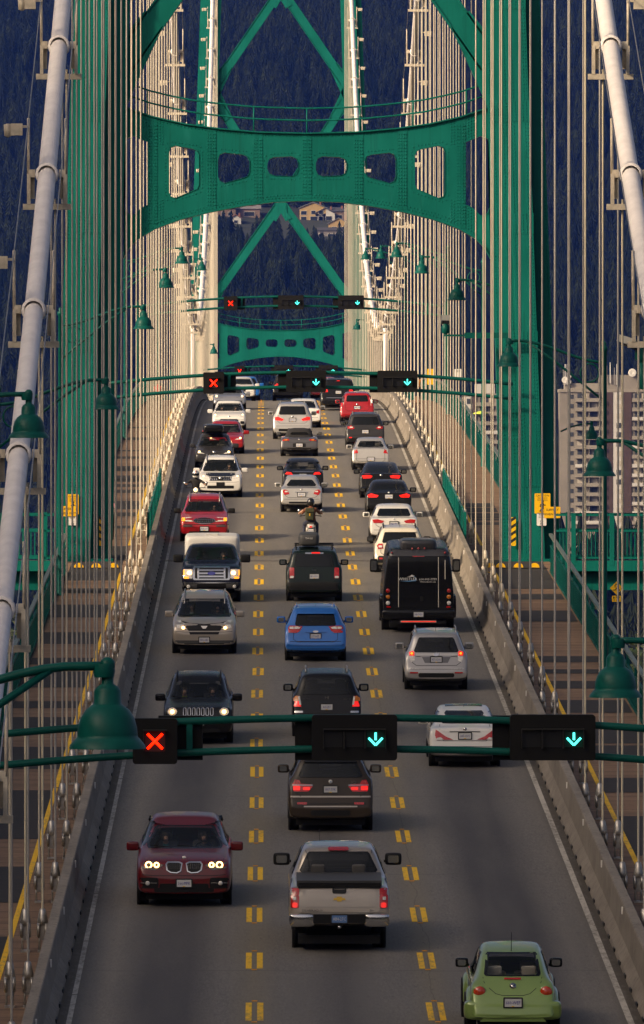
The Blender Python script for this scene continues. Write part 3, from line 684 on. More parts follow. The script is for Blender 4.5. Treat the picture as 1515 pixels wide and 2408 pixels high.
# ---------------------------------------------------------------- towers
def tower(y0, z0, label, near):
    T = thing('bridge_tower', label, 'tower', (XC, y0, z0))
    inn = lambda h: 6.98 - .033 * h
    out = lambda h: 9.03 - .036 * h
    for sg in (-1, 1):
        def sect(h, grow=0):
            a, c = inn(h) - grow, out(h) + grow; p = a + (c - a) * .36; q = a + (c - a) * .72
            dpt = 1.55 - .008 * h + grow; fl = .62
            pts = [(a, -fl), (p, -fl), (p, -dpt), (q, -dpt), (q, -fl), (c, -fl), (c, fl), (q, fl), (q, dpt), (p, dpt), (p, fl), (a, fl)]
            return [(sg * x, y) for x, y in pts]
        hs = [-50, 0, 8, 16, 24, 32, 40, 50, 62]; b = MB(); n = 12
        vs = [(x, y, h) for h in hs for x, y in sect(h)]
        b.add(vs, [(i * n + j, i * n + (j + 1) % n, (i + 1) * n + (j + 1) % n, (i + 1) * n + j) for i in range(len(hs) - 1) for j in range(n)] + [tuple((len(hs) - 1) * n + j for j in range(n))])
        leg = b.build('leg', 'green', T)
        if near:   # splice plates, edge angles and rivets
            for h in (2.6, 7.4, 11.6, 15.6, 19.6):
                a, c = inn(h), out(h); p = a + (c - a) * .36; q = a + (c - a) * .72; f = -(1.55 - .008 * h)
                MB().box2((sg * (p - .004), f - .018, h), (sg * (q + .004), f + .1, h + .75)).build('splice_plate', 'green', leg); MB().box2((sg * a, -.638, h), (sg * (p - .005), -.5, h + .75)).build('splice_plate', 'green', leg)
            b = MB()
            def riv(x, y, z, r=.031):
                b.add([(x - r, y, z), (x, y, z - r), (x + r, y, z), (x, y, z + r), (x, y - .028, z)], [(0, 1, 4), (1, 2, 4), (2, 3, 4), (3, 0, 4)])
            h = .3
            while h < 21:
                a, c = inn(h), out(h); p = a + (c - a) * .36; q = a + (c - a) * .72; f = -(1.55 - .008 * h) - .002
                for x, y in ((p + .07, f), (p + .16, f), (q - .07, f), (q - .16, f), (a + .08, -.622), (a + .2, -.622), (p - .09, -.622), (p - .2, -.622), (q + .09, -.622), (c - .08, -.622)): riv(sg * x, y, h + (.06 if abs(x - p - .16) < .01 else 0))
                h += .13
            for h in (2.6, 7.4, 11.6, 15.6, 19.6):
                for i in range(7):
                    for j in range(5):
                        hh = h + .06 + .105 * i; a, c = inn(hh), out(hh); p = a + (c - a) * .36; q = a + (c - a) * .72
                        riv(sg * (p + .1 + (q - p - .2) * j / 4), -(1.55 - .008 * h) - .02, hh); riv(sg * (a + .06 + (p - a - .12) * j / 4), -.64, hh)
            b.build('rivets', 'green', leg)['kind'] = 'stuff'
            MB().box((sg * 8.0, 0, -.01), (2.2, 3.3, .12)).build('base_plate', 'green', leg)
    # portal strut
    s_ = 65.8
    U = lambda x: (x - 727) / s_
    Hh = lambda y: (1070 - y) / s_ + 3.74
    top = [(-6.55, 16.15), (U(365), Hh(277)), (U(440), Hh(294)), (U(520), Hh(305)), (U(612), Hh(313)), (0, Hh(316))]
    bot = [(0, Hh(470)), (U(650), Hh(473)), (U(580), Hh(482)), (U(503), Hh(496)), (U(430), Hh(514)), (U(370), Hh(536)), (U(330), Hh(560)), (U(310), Hh(580)), (-6.55, Hh(606))]
    left = bot + [(-6.55, 16.15)] + top[1:]
    pts = left + [(-x, z) for x, z in reversed(left[1:-1])]
    def octo(x0, x1, ya, yb, yc, yd, r=16):   # rounded opening; ya/yb top left/right, yc/yd bottom left/right
        o = []
        for (cx, cy, sx, sy) in ((x0, yc, 1, -1), (x1, yd, -1, -1), (x1, yb, -1, 1), (x0, ya, 1, 1)):
            seq = [(0, 1.0), (.29, .29), (1.0, 0)]
            if (sx, sy) == (-1, -1): seq = [(1.0, 0), (.29, .29), (0, 1.0)]
            if (sx, sy) == (-1, 1): seq = [(0, 1.0), (.29, .29), (1.0, 0)]
            if (sx, sy) == (1, 1): seq = [(1.0, 0), (.29, .29), (0, 1.0)]
            for u, v in seq: o.append((U(cx + sx * u * r), Hh(cy + sy * v * r)))
        return o
    holes = [octo(633, 707, 370, 368, 414, 416), octo(517, 593, 359, 364, 432, 420), octo(402, 474, 342, 350, 468, 450, 15)]
    hb = octo(296, 362, 318, 327, 510, 490, 22)
    H = []
    for h in holes: H += [h, mirror(h)]
    H += [hb, mirror(hb)]
    st = obj('portal_strut', curve2d('portal_strut', [pts] + H, .60, 'green'), T)
    def flange(line, nm, off):
        b = MB(); q = line
        vs = []; 
        for (x, z) in q: vs += [(x, -.40, z), (x, .40, z), (x, .40, z + off), (x, -.40, z + off)]
        n = len(q); b.add(vs, [(i * 4 + j, i * 4 + (j + 1) % 4, i * 4 + 4 + (j + 1) % 4, i * 4 + 4 + j) for i in range(n - 1) for j in range(4)] + [(0, 1, 2, 3), (n * 4 - 1, n * 4 - 2, n * 4 - 3, n * 4 - 4)])
        return b.build(nm, 'green', st, (0, .0, 0))
    tl = top + [(-x, z) for x, z in reversed(top[:-1])]; bl_ = bot + []; bl_ = list(reversed(bot)) + [(-x, z) for x, z in bot[1:]]
    flange(tl, 'top_flange', .045); flange(bl_, 'bottom_flange', -.05)
    for hh in H:
        b = MB(); n = len(hh); vs = []
        cxx = sum(p[0] for p in hh) / n; czz = sum(p[1] for p in hh) / n
        for x, z in hh: vs += [(x, -.325, z), (x, .325, z), (cxx + (x - cxx) * .975, .325, czz + (z - czz) * .975), (cxx + (x - cxx) * .975, -.325, czz + (z - czz) * .975)]
        b.add(vs, [(i * 4 + j, i * 4 + (j + 1) % 4, ((i + 1) % n) * 4 + (j + 1) % 4, ((i + 1) % n) * 4 + j) for i in range(n) for j in range(4)]); b.build('opening_rim', 'green', st)
    def interp(line, x):
        for (x0, z0_), (x1, z1_) in zip(line, line[1:]):
            if x0 <= x <= x1 or x1 <= x <= x0: return z0_ + (z1_ - z0_) * (x - x0) / ((x1 - x0) or 1)
        return line[-1][1]
    tls = sorted(tl); bls = sorted(bl_)
    for xp in (365, 503, 612, 727, 848, 951, 1089):
        x = U(xp); a, c = interp(bls, x) + .03, interp(tls, x) - .03
        MB().box2((x - .17, -.316, a), (x + .005, -.29, c)).build('splice_strip', 'green', st)
        MB().box2((x + .012, -.312, a), (x + .17, -.29, c)).build('splice_strip', 'green', st)
    if near:
        b = MB()
        def riv(x, z, r=.031, y=-.302): b.add([(x - r, y, z), (x, y, z - r), (x + r, y, z), (x, y, z + r), (x, y - .028, z)], [(0, 1, 4), (1, 2, 4), (2, 3, 4), (3, 0, 4)])
        x = -5.5
        while x < 5.5:
            riv(x, interp(tls, x) - .09); riv(x, interp(bls, x) + .09); riv(x + .06, interp(bls, x) + .18)
            x += .125
        for xp in (365, 503, 612, 727, 848, 951, 1089):
            xx = U(xp); a, c = interp(bls, xx) + .2, interp(tls, xx) - .2; z = a
            while z < c:
                for dx in (-.13, -.05, .06, .13): riv(xx + dx, z, .031, -.318)
                z += .12
        for hh in H[:6]:
            n = len(hh); cxx = sum(p[0] for p in hh) / n; czz = sum(p[1] for p in hh) / n
            q = [(cxx + (p[0] - cxx) * 1.0 + (.11 if p[0] > cxx else -.11), czz + (p[1] - czz) + (.11 if p[1] > czz else -.11)) for p in hh]
            for i in range(n):
                (x0, z0_), (x1, z1_) = q[i], q[(i + 1) % n]; L_ = math.hypot(x1 - x0, z1_ - z0_); m_ = max(1, int(L_ / .12))
                for k_ in range(m_): riv(x0 + (x1 - x0) * k_ / m_, z0_ + (z1_ - z0_) * k_ / m_)
        for sx in (-1, 1):
            for i in range(8):
                for j in range(10):
                    xx = sx * (5.15 + .1 * j); riv(xx, interp(tls, max(-6.5, min(6.5, xx))) - .15 - .105 * i) if -6.4 < xx < 6.4 else None
                    riv(xx, interp(bls, xx) + .15 + .105 * i)
        b.build('rivets', 'green', st)['kind'] = 'stuff'
    # hand-railing on the strut
    rl = MB(); 
    for dz_, nm in ((.93, 'upper_rail'), (.50, 'lower_rail')):
        MB().tube([(x, .2, interp(tls, x) + dz_ + .12 * 0) for x in [(-6.3 + 12.6 * i / 18) for i in range(19)]], .035, 6).build(nm, 'green', T)
    for i in range(-3, 4):
        x = i * 1.9; MB().tube([(x, .2, interp(tls, x)), (x, .2, interp(tls, x) + .95)], .03, 6).build('rail_post', 'green', T)
    # X bracing above
    def brace(ha, hb_, hc):
        for sg in (-1, 1):
            for h in (ha, hb_):
                a = Vector((sg * (inn(h) + .15), 0, h)); c = Vector((0, 0, hc))
                e = c - (c - a).normalized() * .4
                m_ = MB(); m_.bar(a, e, .5, .80, (0, 0, 1)); br = m_.build('brace', 'green', T)
                d_ = (c - a).normalized(); nrm = Vector((-d_.z, 0, d_.x))
                m_ = MB()
                for s2 in (-1, 1): m_.bar(a + nrm * s2 * .38, e + nrm * s2 * .38, .62, .06, tuple(nrm))
                m_.build('brace_flange', 'green', br)
        p = [(-1.0, hc + 1.45), (-.55, hc + .95), (-.5, hc), (-.55, hc - .95), (-1.0, hc - 1.45), (-.45, hc - 1.75), (0, hc - 1.0), (.45, hc - 1.75), (1.0, hc - 1.45), (.55, hc - .95), (.5, hc), (.55, hc + .95), (1.0, hc + 1.45), (.45, hc + 1.75), (0, hc + 1.0), (-.45, hc + 1.75)]
        MB().prism(p, -.32, .32, 'Y').build('gusset', 'green', T)
        for sg in (-1, 1):
            for h, up in ((ha, 1), (hb_, -1)):
                x = inn(h) + .25; p = [(sg * x, h - up * 2.0), (sg * (x - .35), h - up * 1.15), (sg * (x - 1.5), h + up * 1.35), (sg * (x - .85), h + up * 1.9), (sg * (x - .25), h + up * 1.15), (sg * x, h + up * 2.2)]
                MB().prism(p, -.31, .31, 'Y').build('gusset', 'green', T)
    brace(17.7, 36.3, 27.0); brace(38.0, 55.5, 46.6)
    return T
tn = tower(Y1, deck(Y1), 'near green steel tower with riveted arched portal strut over the road', True)
tf = tower(Y2, deck(Y1), 'far green steel tower with X-bracing, seen through the near portal', False)

# ---------------------------------------------------------------- balconies round the near tower legs
def balcony(sg, label):
    z0 = deck(Y1) - .05; xa, xb = XC + sg * 8.75, XC + sg * 14.2; y0, y1 = Y1 - 2.6, Y1 + 3.0
    t = thing('tower_balcony', label, 'balcony', (0, 0, 0))
    lo, hi = min(xa, xb), max(xa, xb)
    MB().box2((lo, y0, z0 - .18), (hi, y1, z0)).build('platform', 'dark_asphalt', t)
    MB().box2((lo, y0 - .1, z0 - .32), (hi, y0 - .001, z0 + .05)).build('edge_beam', 'green', t); MB().box2((lo, y0 + .4, z0 - 1.0), (hi, y0 + .55, z0 - .19)).build('girder', 'green', t)
    for yy, pre in ((y0, ''), (y1, 'rear_')):
        for z in (1.70, 1.14, .18): MB().box2((lo, yy - .04, z0 + z - .07), (hi, yy + .04, z0 + z)).build('rail', 'green', t)
        x = lo + .2
        b = MB()
        while x < hi: b.box((x, yy, z0 + .62), (.03, .03, .95)); x += .14
        b.build('pickets', 'green', t)['kind'] = 'stuff'
        for k_ in range(4):
            x = lo + (hi - lo) * (k_ + .5) / 4; MB().box((x, yy - .05, z0 + .8), (.16, .12, 1.85)).build('post', 'green', t)
    return t
balcony(-1, 'green railed balcony outside the left leg of the near tower'); balcony(1, 'green railed balcony outside the right leg of the near tower')

# ---------------------------------------------------------------- main cables and hangers
def cable_z(y):
    if y <= Y1: u = y - 145.4; return CZ - 1.65 + .262 * u + .00083 * u * u
    top = cable_z(Y1) - CZ
    if y <= Y2: u = (y - 531.0) / (531.0 - Y1) if y < 531 else (y - 531.0) / (Y2 - 531.0); return CZ + 8.0 + (top - 8.0) * u * u
    return cable_z(Y2) - (y - Y2) * .32
POS = [151.6 + 9.9 * k for k in range(-3, 15)] + [300 + 9.855 * k for k in range(1, 48)]
def band_model():
    root = MB().lathe([(.18, -.24), (.235, -.24), (.238, -.18), (.205, -.15), (.205, .15), (.238, .18), (.235, .24), (.18, .24)], n=14, axis='Y').build('cable_band', 'cable_white')
    for sx in (-1, 1):
        b = MB(); b.box((sx * .31, 0, .02), (.13, .24, .16)); b.box((sx * .37, -.05, -.30), (.07, .16, .62)); b.box((sx * .30, .05, -.24), (.09, .06, .5)); b.build('clamp_arm', 'steel_cream', root)
    MB().box((0, -.05, -.66), (.98, .13, .12)).build('crossbar', 'steel_cream', root)
    for sx in (-1, 1):
        MB().tube([(sx * .38, 0, .0), (sx * .38, .06, 1.15)], .03, 6).build('handrail_post', 'steel_cream', root)
    b = MB(); b.box((-.62, 0, .92), (.24, .16, .24)); b.box((-.44, 0, .98), (.16, .05, .05)); b.lathe([(.02, 0), (.075, .03), (.085, .26), (.02, .28)], (-.80, 0, .76), 8)
    b.build('floodlight', 'steel_cream', root)
    return root
bandp = band_model()
hang_me = MB().tube([(0, 0, 0), (0, 0, 1)], .022, 8, cap=False).build('h', 'rope'); hm = hang_me.data; bpy.data.objects.remove(hang_me)
hm2 = hm.copy(); hm2.materials.clear(); hm2.materials.append(G('rope_shade_grey')); hm3 = hm.copy(); hm3.materials.clear(); hm3.materials.append(G('rope_new'))
sb = MB(); sb.lathe([(.03, .80), (.05, .78), (.085, .58), (.085, .50), (.05, .49)], n=10)
for sx in (-1, 1): sb.lathe([(.02, -.028), (.12, -.028), (.145, -.01), (.145, .01), (.12, .028), (.02, .028)], (sx * .062, 0, .40), 12, 'X')
sb.box((0, 0, .40), (.09, .10, .36)); sb.tube([(-.05, 0, 0), (-.05, 0, .36)], .02, 6); sb.tube([(.05, 0, 0), (.05, 0, .36)], .02, 6); sb.box((0, 0, .02), (.15, .2, .04))
sb.v = [(x * 1.18, y * 1.18, z * 1.05) for x, y, z in sb.v]
so_ = sb.build('socket', 'steel_grey'); sock_me = so_.data; bpy.data.objects.remove(so_)
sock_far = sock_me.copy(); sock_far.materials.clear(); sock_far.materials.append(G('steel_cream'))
for sg, side in ((-1, 'left'), (1, 'right')):
    x = XC + sg * 5.955
    ys = [96 + 4.0 * i for i in range(int((Y1 - 96) / 4) + 1)] + [Y1 + (Y2 - Y1) * i / 110 for i in range(111)] + [Y2 + 10, Y2 + 40]
    C_ = MB().tube([(x, y, cable_z(y)) for y in ys], .185, 14).build('main_cable', 'cable_white')
    tag(C_, 'thick white main suspension cable with clamps on the %s of the bridge' % side, 'cable')
    for sx in (-.38, .38):
        MB().tube([(x + sx, y, cable_z(y) + 1.12) for y in ys if y < 700], .012, 5).build('handrail_rope', 'steel_grey', C_)
    for i, y in enumerate(POS):
        z = cable_z(y); sl = math.atan((cable_z(y + .5) - cable_z(y - .5)))
        c = bandp if (i == 0 and sg < 0) else bandp.copy()
        if c is not bandp:
            COL.objects.link(c)
            for ch in bandp.children:
                d_ = ch.copy(); COL.objects.link(d_); d_.parent = c
        c.parent = C_; c.location = (x, y, z); c.rotation_euler = (sl * .0, 0, 0)
        if sg > 0:
            for ch in c.children:
                if ch.name.startswith('floodlight'): ch.rotation_euler = (0, 0, math.pi)
        for sx in (-.165, .165):
            zb = deck(y) + .02; far = y > 268  # past the shade edge; nearer ropes and sockets carry shade in their grey
            q = rnd.random()
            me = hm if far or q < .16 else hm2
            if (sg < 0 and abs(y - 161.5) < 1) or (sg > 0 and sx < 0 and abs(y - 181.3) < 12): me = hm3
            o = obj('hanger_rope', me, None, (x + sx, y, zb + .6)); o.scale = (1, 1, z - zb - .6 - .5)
            place = 'before' if y < Y1 else 'beyond'
            tag(o, 'slender %s wire-rope hanger on the %s side %s the near tower' % ({hm: 'cream', hm2: 'grey', hm3: 'pale cream'}[me], side, place), 'hanger', '%s hangers %s the near tower, %s side' % ({hm: 'cream', hm2: 'grey', hm3: 'pale'}[me], place, side))
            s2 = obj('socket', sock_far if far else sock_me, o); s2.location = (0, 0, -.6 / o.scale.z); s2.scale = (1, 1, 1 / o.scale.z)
    # short white pipe tying the cable to the deck at mid-span
    MB().tube([(x, 519, deck(519)), (x, 519, cable_z(519) - .3)], .15, 10).build('mid_span_tie', 'cable_white', C_)
# ================================================================ street lamps
SHADE = [(.375, .0), (.365, .035), (.315, .095), (.295, .115), (.295, .135), (.287, .21), (.262, .30), (.215, .375), (.15, .425), (.135, .435), (.13, .56), (.105, .60), (.06, .63), (.058, .77), (.075, .79), (.07, .85), (.035, .885), (.001, .89)]
def shade_mesh():
    b = MB(); b.lathe(SHADE, n=24); o = b.build('s', 'lamp_green'); me = o.data; bpy.data.objects.remove(o); return me
sh_me = shade_mesh()
o = MB().lathe([(.36, .012), (.28, .10), (.15, .36), (.001, .40)], n=20).build('s', 'lamp_white'); ref_me = o.data; bpy.data.objects.remove(o)
o = MB().lathe([(.001, .06), (.06, .09), (.07, .17), (.03, .26), (.001, .28)], n=10).build('s', 'light_clear'); bulb_me = o.data; bpy.data.objects.remove(o)
def lamp(x, yb, d, sg, off, label, pole_z=None, simple=False):
    p = px(x, yb, d); X, Z = p.x, p.z; PX = X + sg * off; zd = deck(d) - .3
    t = thing('street_lamp', label, 'street lamp', (PX, d, zd), group='bell-shaped street lamps on the bridge')
    L = lambda q: (q[0] - PX, q[1] - d, q[2] - zd)
    s = obj('lamp_shade', sh_me, t, L((X, d, Z))); s.scale = (.93, .93, .93); obj('reflector', ref_me, s); obj('bulb', bulb_me, s)
    za = Z + .745; n = 14; pts = []
    for i in range(n + 1):
        u = i / n; xx = X + sg * off * u; e = max(0, (u - .10) / .90); pts.append(L((xx, d, za - .62 * (3 * e * e - 2 * e ** 3))))
    MB().tube(pts, .042, 8).build('arm', 'lamp_green', t)
    a = Vector(L((X + sg * off * .18, d, za - .02))); c = Vector(L((PX, d, za - 1.75)))
    MB().tube([a, a.lerp(c, .35) + Vector((0, 0, .07)), a.lerp(c, .7) + Vector((0, 0, .04)), c], .035, 8).build('arm_strut', 'lamp_green', t)
    cc = Vector(L((PX - sg * .42, d, za - .93))); MB().tube([cc + Vector((.27 * math.cos(2 * math.pi * k / 16), 0, .27 * math.sin(2 * math.pi * k / 16))) for k in range(17)], .028, 6, cap=False).build('scroll_ring', 'lamp_green', t)
    b = MB(); b.lathe([(.16, 0), (.16, .25), (.11, .35), (.10, 1.1), (.085, 1.2), (.075, za - zd - .3), (.10, za - zd - .28), (.10, za - zd - .18), (.05, za - zd - .14), (.07, za - zd - .08), (.001, za - zd)], n=12); b.build('pole', 'lamp_green', t)
    MB().lathe([(.09, 0), (.10, .06), (.09, .12)], L((X + sg * .03, d, za - .10)), 10).build('arm_collar', 'lamp_green', t)
    return t
LEFT = [(253, 1760, 76, 'nearest left bell lamp, large and dark green, beside the red cross signal'), (68, 1030, 143, 'left bell lamp at picture edge in front of the white cable'), (250, 963, 212, 'left bell lamp level with the second signal gantry'), (338, 774, 278, 'left bell lamp beside the near tower leg'), (390, 677, 340, 'left bell lamp first beyond the near tower'), (428, 620, 407, 'left bell lamp second beyond the near tower, near the cable clamps'), (475, 636, 537, 'small left bell lamp beyond mid-span in front of far cable'), (503, 832, 664, 'smallest left bell lamp beside the far portal strut')]
for x, y, d, lb in LEFT: lamp(x, y, d, -1, 2.75, lb)
RIGHT = [(1448, 1640, 110, 'nearest right bell lamp, large and dark green, above the third signal'), (1410, 1120, 176, 'right bell lamp in front of the beige apartment tower'), (1197, 862, 242, 'right bell lamp in front of the near tower leg'), (1075, 706, 307, 'right bell lamp first beyond the near tower'), (992, 643, 376, 'right bell lamp second beyond the near tower'), (933, 605, 447, 'right bell lamp in the row of three, nearest and rightmost'), (896, 608, 507, 'right bell lamp in the row of three, middle one'), (860, 610, 584, 'right bell lamp in the row of three, farthest and leftmost'), (840, 775, 637, 'small right bell lamp beside the far portal strut')]
rl = [lamp(x, y, d, 1, 2.75, lb) for x, y, d, lb in RIGHT]
# small lamp over the right balcony, hung from the tower leg
p = px(1392, 1033, 303); t = thing('balcony_lamp', 'small bell lamp on a curved arm over the right tower balcony', 'street lamp', p)
s = obj('lamp_shade', sh_me, t); s.scale = (.75, .75, .75); obj('reflector', ref_me, s)
MB().tube([(-1.15, -1.0, .28), (-.8, -.7, .44), (-.3, 0, .56), (0, 0, .56)], .03, 8).build('arm', 'lamp_green', t)

# ================================================================ lane-control gantries
def sig_box(t, xc, zc, kind, y):
    wd = 1.42 if kind == 'arrow' else .74
    bx = obj('signal_box', curve2d('signal_box', [rrect(0, 0, wd, .76, .05)], .30, 'signal_black'), t, (xc, y - .22, zc))
    if kind == 'arrow':
        for k_, u in enumerate((-.35, 0.0, .35)):
            b = MB(); b.box((0, 0, .16), (.335, .16, .018)); b.box((-.166, 0, 0), (.012, .10, .32)); b.box((.166, 0, 0), (.012, .10, .32)); b.build('visor', 'signal_brown', bx, (u, -.20, -.02))
            MB().box((u, -.153, -.02), (.30, .012, .28)).build('lens', 'arrow_bed' if k_ == 2 else 'lens_off', bx)
        u = .35
        for nm, a, c in (('arrow_shaft', (u, .085), (u, -.04)), ('arrow_head', (u - .115, -.005), (u, -.125)), ('arrow_head', (u + .115, -.005), (u, -.125))):
            MB().tube([(a[0], -.175, a[1]), (c[0], -.175, c[1])], .021, 6).build(nm, 'cyan_arrow', bx)
    else:
        MB().box((0, -.153, 0), (.34, .012, .34)).build('lens', 'red_glow', bx)
        b = MB(); b.box((0, -.22, .185), (.40, .16, .02)); b.box((-.19, -.20, .01), (.014, .12, .34)); b.build('visor', 'signal_brown', bx)
        for s2 in (-1, 1): MB().tube([(-.125, -.178, s2 * .125), (.125, -.178, -s2 * .125)], .024, 6).build('cross_stroke', 'red_x', bx)
    return bx
mat('lens_off', (.006, .006, .007), .35); mat('arrow_bed', (.002, .03, .022), .3)
def gantry(yp, ycen, label, xa, xb, boxes, posts=True):
    zc = CZ + (VY - ycen) / FPX * yp
    t = thing('signal_gantry', label, 'gantry', (0, yp, 0), group='lane signal gantries over the road')
    arch = lambda x: zc + .06 - .0078 * (x - XC) ** 2
    for s2, nm in ((.26, 'upper_beam'), (-.26, 'lower_beam')):
        MB().tube([(xa + (xb - xa) * i / 24, 0, arch(xa + (xb - xa) * i / 24) + s2) for i in range(25)], .065, 10).build(nm, 'lamp_green', t)
    for x in [xa + 1.0, -1.25, XC, xb - 1.0]:
        MB().box((x, 0, arch(x)), (.10, .08, .52)).build('strut', 'lamp_green', t)
    for kind, x in boxes:
        bx = sig_box(t, x, zc - (.06 if kind == 'x' else .0), kind, 0)
        # signal heads for the other direction, mounted on the back
        bk = MB(); bk.box((x + (-.62 if kind == 'arrow' else .42), .22, zc - .02), (.74, .26, .74)); bk.build('rear_signal_box', 'signal_black', t)
    if posts:
        for x in (xa, xb):
            MB().lathe([(.14, deck(yp) - .3), (.14, deck(yp)), (.10, deck(yp) + .2), (.09, arch(x) + .5), (.001, arch(x) + .55)], (x, 0, 0), 12).build('post', 'lamp_green', t)
    return t
BX = [('x', -1.82), ('arrow', 1.5), ('arrow', 4.8)]
gantry(140.0, 1733, 'nearest signal gantry, its green beams crossing the foreground', -7.2, 10.2, BX)
gantry(298.0, 897, 'second signal gantry, fixed between the legs of the near tower', XC - 7.3, XC + 7.3, [('x', -1.80), ('arrow', 1.48), ('arrow', 4.72)], False)
gantry(463.0, 711, 'third signal gantry, high above the far traffic', -7.0, 10.0, [('x', -1.86), ('arrow', 1.46), ('arrow', 4.78)])
gantry(630.0, 871, 'farthest signal gantry, just above the crest behind the second', -7.0, 10.0, [('x', -1.86), ('arrow', 1.45), ('arrow', 4.8)])

# ================================================================ signs and fixtures on the near tower
def plate_sign(name, label, c, w_, h_, base, m='sign_yellow', cat='sign', rot=0, r=.03):
    t = thing(name, label, cat, c, (0, rot, 0))
    obj('plate', curve2d('plate', [rrect(0, 0, w_, h_, r)], .02, m), t)
    return t
def txt(t, s, size, x, z, m='sign_black', sq=1.0, y=-.013, name='lettering'):
    o = obj(name, text_mesh(s, size, m, .002, sq), t, (x, y, z)); return o
def walker(t, z, s=1.0):
    b = MB(); q = lambda pts, r: b.tube([(x * s, -.014, z + y * s) for x, y in pts], r * s, 5)
    b.lathe([(.001, -.004), (.035 * s, -.004), (.035 * s, .004), (.001, .004)], (.01 * s, -.014, z + .21 * s), 10, 'Y')
    q([(0, .16), (.01, 0)], .03); q([(.01, 0), (.07, -.10), (.06, -.20)], .022); q([(.01, 0), (-.05, -.10), (-.11, -.17)], .022); q([(0, .14), (.08, .06), (.12, .07)], .016); q([(0, .14), (-.08, .08), (-.09, .0)], .016)
    b.build('walking_figure', 'sign_black', t)
YF = Y1 - 1.62
t = plate_sign('caution_sign', 'yellow caution sign with walking figure on the right tower leg', px(1276, 1184, YF), .56, .72, 'y')
txt(t, 'CAUTION', .105, 0, .28); txt(t, 'WATCH FOR', .06, 0, .19); txt(t, 'PEDESTRIANS', .06, 0, .12); walker(t, -.12, .95)
t = plate_sign('slippery_sign', 'yellow slippery when wet sign beside the right tower leg', px(1299, 1205, YF - .04), .58, .40, 'y')
txt(t, 'SLIPPERY', .115, 0, .09); txt(t, 'WHEN WET', .115, 0, -.07)
t = plate_sign('keep_right_sign', 'small white keep right sign below the right caution sign', px(1274, 1221, YF + .0), .34, .46, 'w', 'sign_white')
txt(t, 'KEEP', .09, 0, .16); txt(t, 'RIGHT', .07, 0, .07); walker(t, -.10, .5)
t = plate_sign('caution_sign', 'yellow caution sign with walking figure on the left tower leg', px(172, 1186, YF), .40, .72, 'y')
txt(t, 'CAUTION', .075, 0, .28); txt(t, 'WATCH FOR', .045, 0, .19); txt(t, 'PEDESTRIANS', .045, 0, .12); walker(t, -.12, .9)
t = plate_sign('slippery_sign', 'yellow slippery when wet sign on the left tower leg', px(158, 1202, YF - .04), .64, .36, 'y')
txt(t, 'SLIPPERY', .115, 0, .08); txt(t, 'WHEN WET', .115, 0, -.08)
t = plate_sign('keep_right_sign', 'small white keep right sign below the left caution sign', px(171, 1222, YF + .0), .28, .40, 'w', 'sign_white')
txt(t, 'KEEP', .075, 0, .13); txt(t, 'RIGHT', .06, 0, .06); walker(t, -.10, .42)
def hazard(xp, label):
    p = px(xp, 1250, Y1 - .78); t = thing('hazard_marker', label, 'sign', p)
    obj('plate', curve2d('plate', [rrect(0, 0, .20, 1.02, .04)], .03, 'sign_yellow'), t)
    for k in range(4):
        z = -.42 + .25 * k; sg = 1 if xp > 700 else -1
        MB().prism([(-.095, z + (.0 if sg > 0 else .12)), (.095, z + (.12 if sg > 0 else .0)), (.095, z + (.23 if sg > 0 else .11)), (-.095, z + (.11 if sg > 0 else .23))], -.019, -.015, 'Y').build('stripe', 'sign_black', t)
hazard(1207, 'yellow and black striped hazard marker at the right tower leg'); hazard(240, 'yellow and black striped hazard marker at the left tower leg')
p = px(1450, 1383, 238); t = thing('bump_sign', 'yellow diamond bump sign on the right lamp pole', 'sign', p + Vector((0, -.12, 0)))
q = .19; obj('plate', curve2d('plate', [[(0, -q), (q, 0), (0, q), (-q, 0)]], .02, 'sign_yellow'), t)
b = MB(); b.tube([(-.10, -.014, -.055), (-.04, -.014, -.05), (0, -.014, .0), (.04, -.014, -.05), (.10, -.014, -.055)], .012, 5); b.tube([(.05 * math.cos(k * .5) , -.014, .06 + .05 * math.sin(k * .5)) for k in range(8)], .010, 5); b.build('bicycle_symbol', 'sign_black', t)
p2 = MB().box((0, 0, -.30), (.25, .02, .17)).build('supplementary_plate', 'sign_yellow', t); obj('lettering', text_mesh('BUMP', .08, 'sign_black'), p2, (0, -.013, -.27)); obj('lettering', text_mesh('30 km/h', .05, 'sign_black'), p2, (0, -.013, -.335))
for xp, yp_, d_, nm, m_, w_, h_, s_, lb in ((1077, 880, 336, 'pole_notice', 'sign_white', .28, .42, 'KEEP', 'small white notice on a right lamp pole beyond the tower'), (1012, 886, 400, 'pole_notice', 'sign_yellow', .30, .75, '', 'small yellow notice on a right lamp pole far beyond the tower')):
    p = px(xp, yp_, d_); t = plate_sign(nm, lb, p + Vector((0, -.12, 0)), w_, h_, '', m_)
    if s_: txt(t, s_, .09, 0, .12)
# yellow-marked bump across the footway before the tower
for sg, xs, lb in ((1, (1153, 1177, 1219, 1257), 'low asphalt footway bump with yellow marks before the right tower leg'), (-1, (186, 227, 268), 'low asphalt footway bump with yellow marks before the left tower leg')):
    d_ = 294.0; x0, x1 = (8.1, 9.85) if sg > 0 else (-6.8, -5.05)
    t = thing('footway_bump', lb, 'bump', (0, d_, deck(d_)))
    b = MB(); sec = [(-.5, .03), (-.3, .07), (0, .09), (.3, .07), (.5, .03)]; b.prism(sec, x0, x1, 'X'); b.build('bump_strip', 'dark_asphalt', t)
    for xx in xs:
        X = (xx - VX) / FPX * d_; pr = [(.17 * math.cos(R(180 - 18 * k)), .16 * math.sin(R(180 - 18 * k))) for k in range(11)]
        MB().prism([(X + u, .06 + v) for u, v in pr], -.36, -.33, 'Y').build('yellow_mark', 'sign_yellow', t)
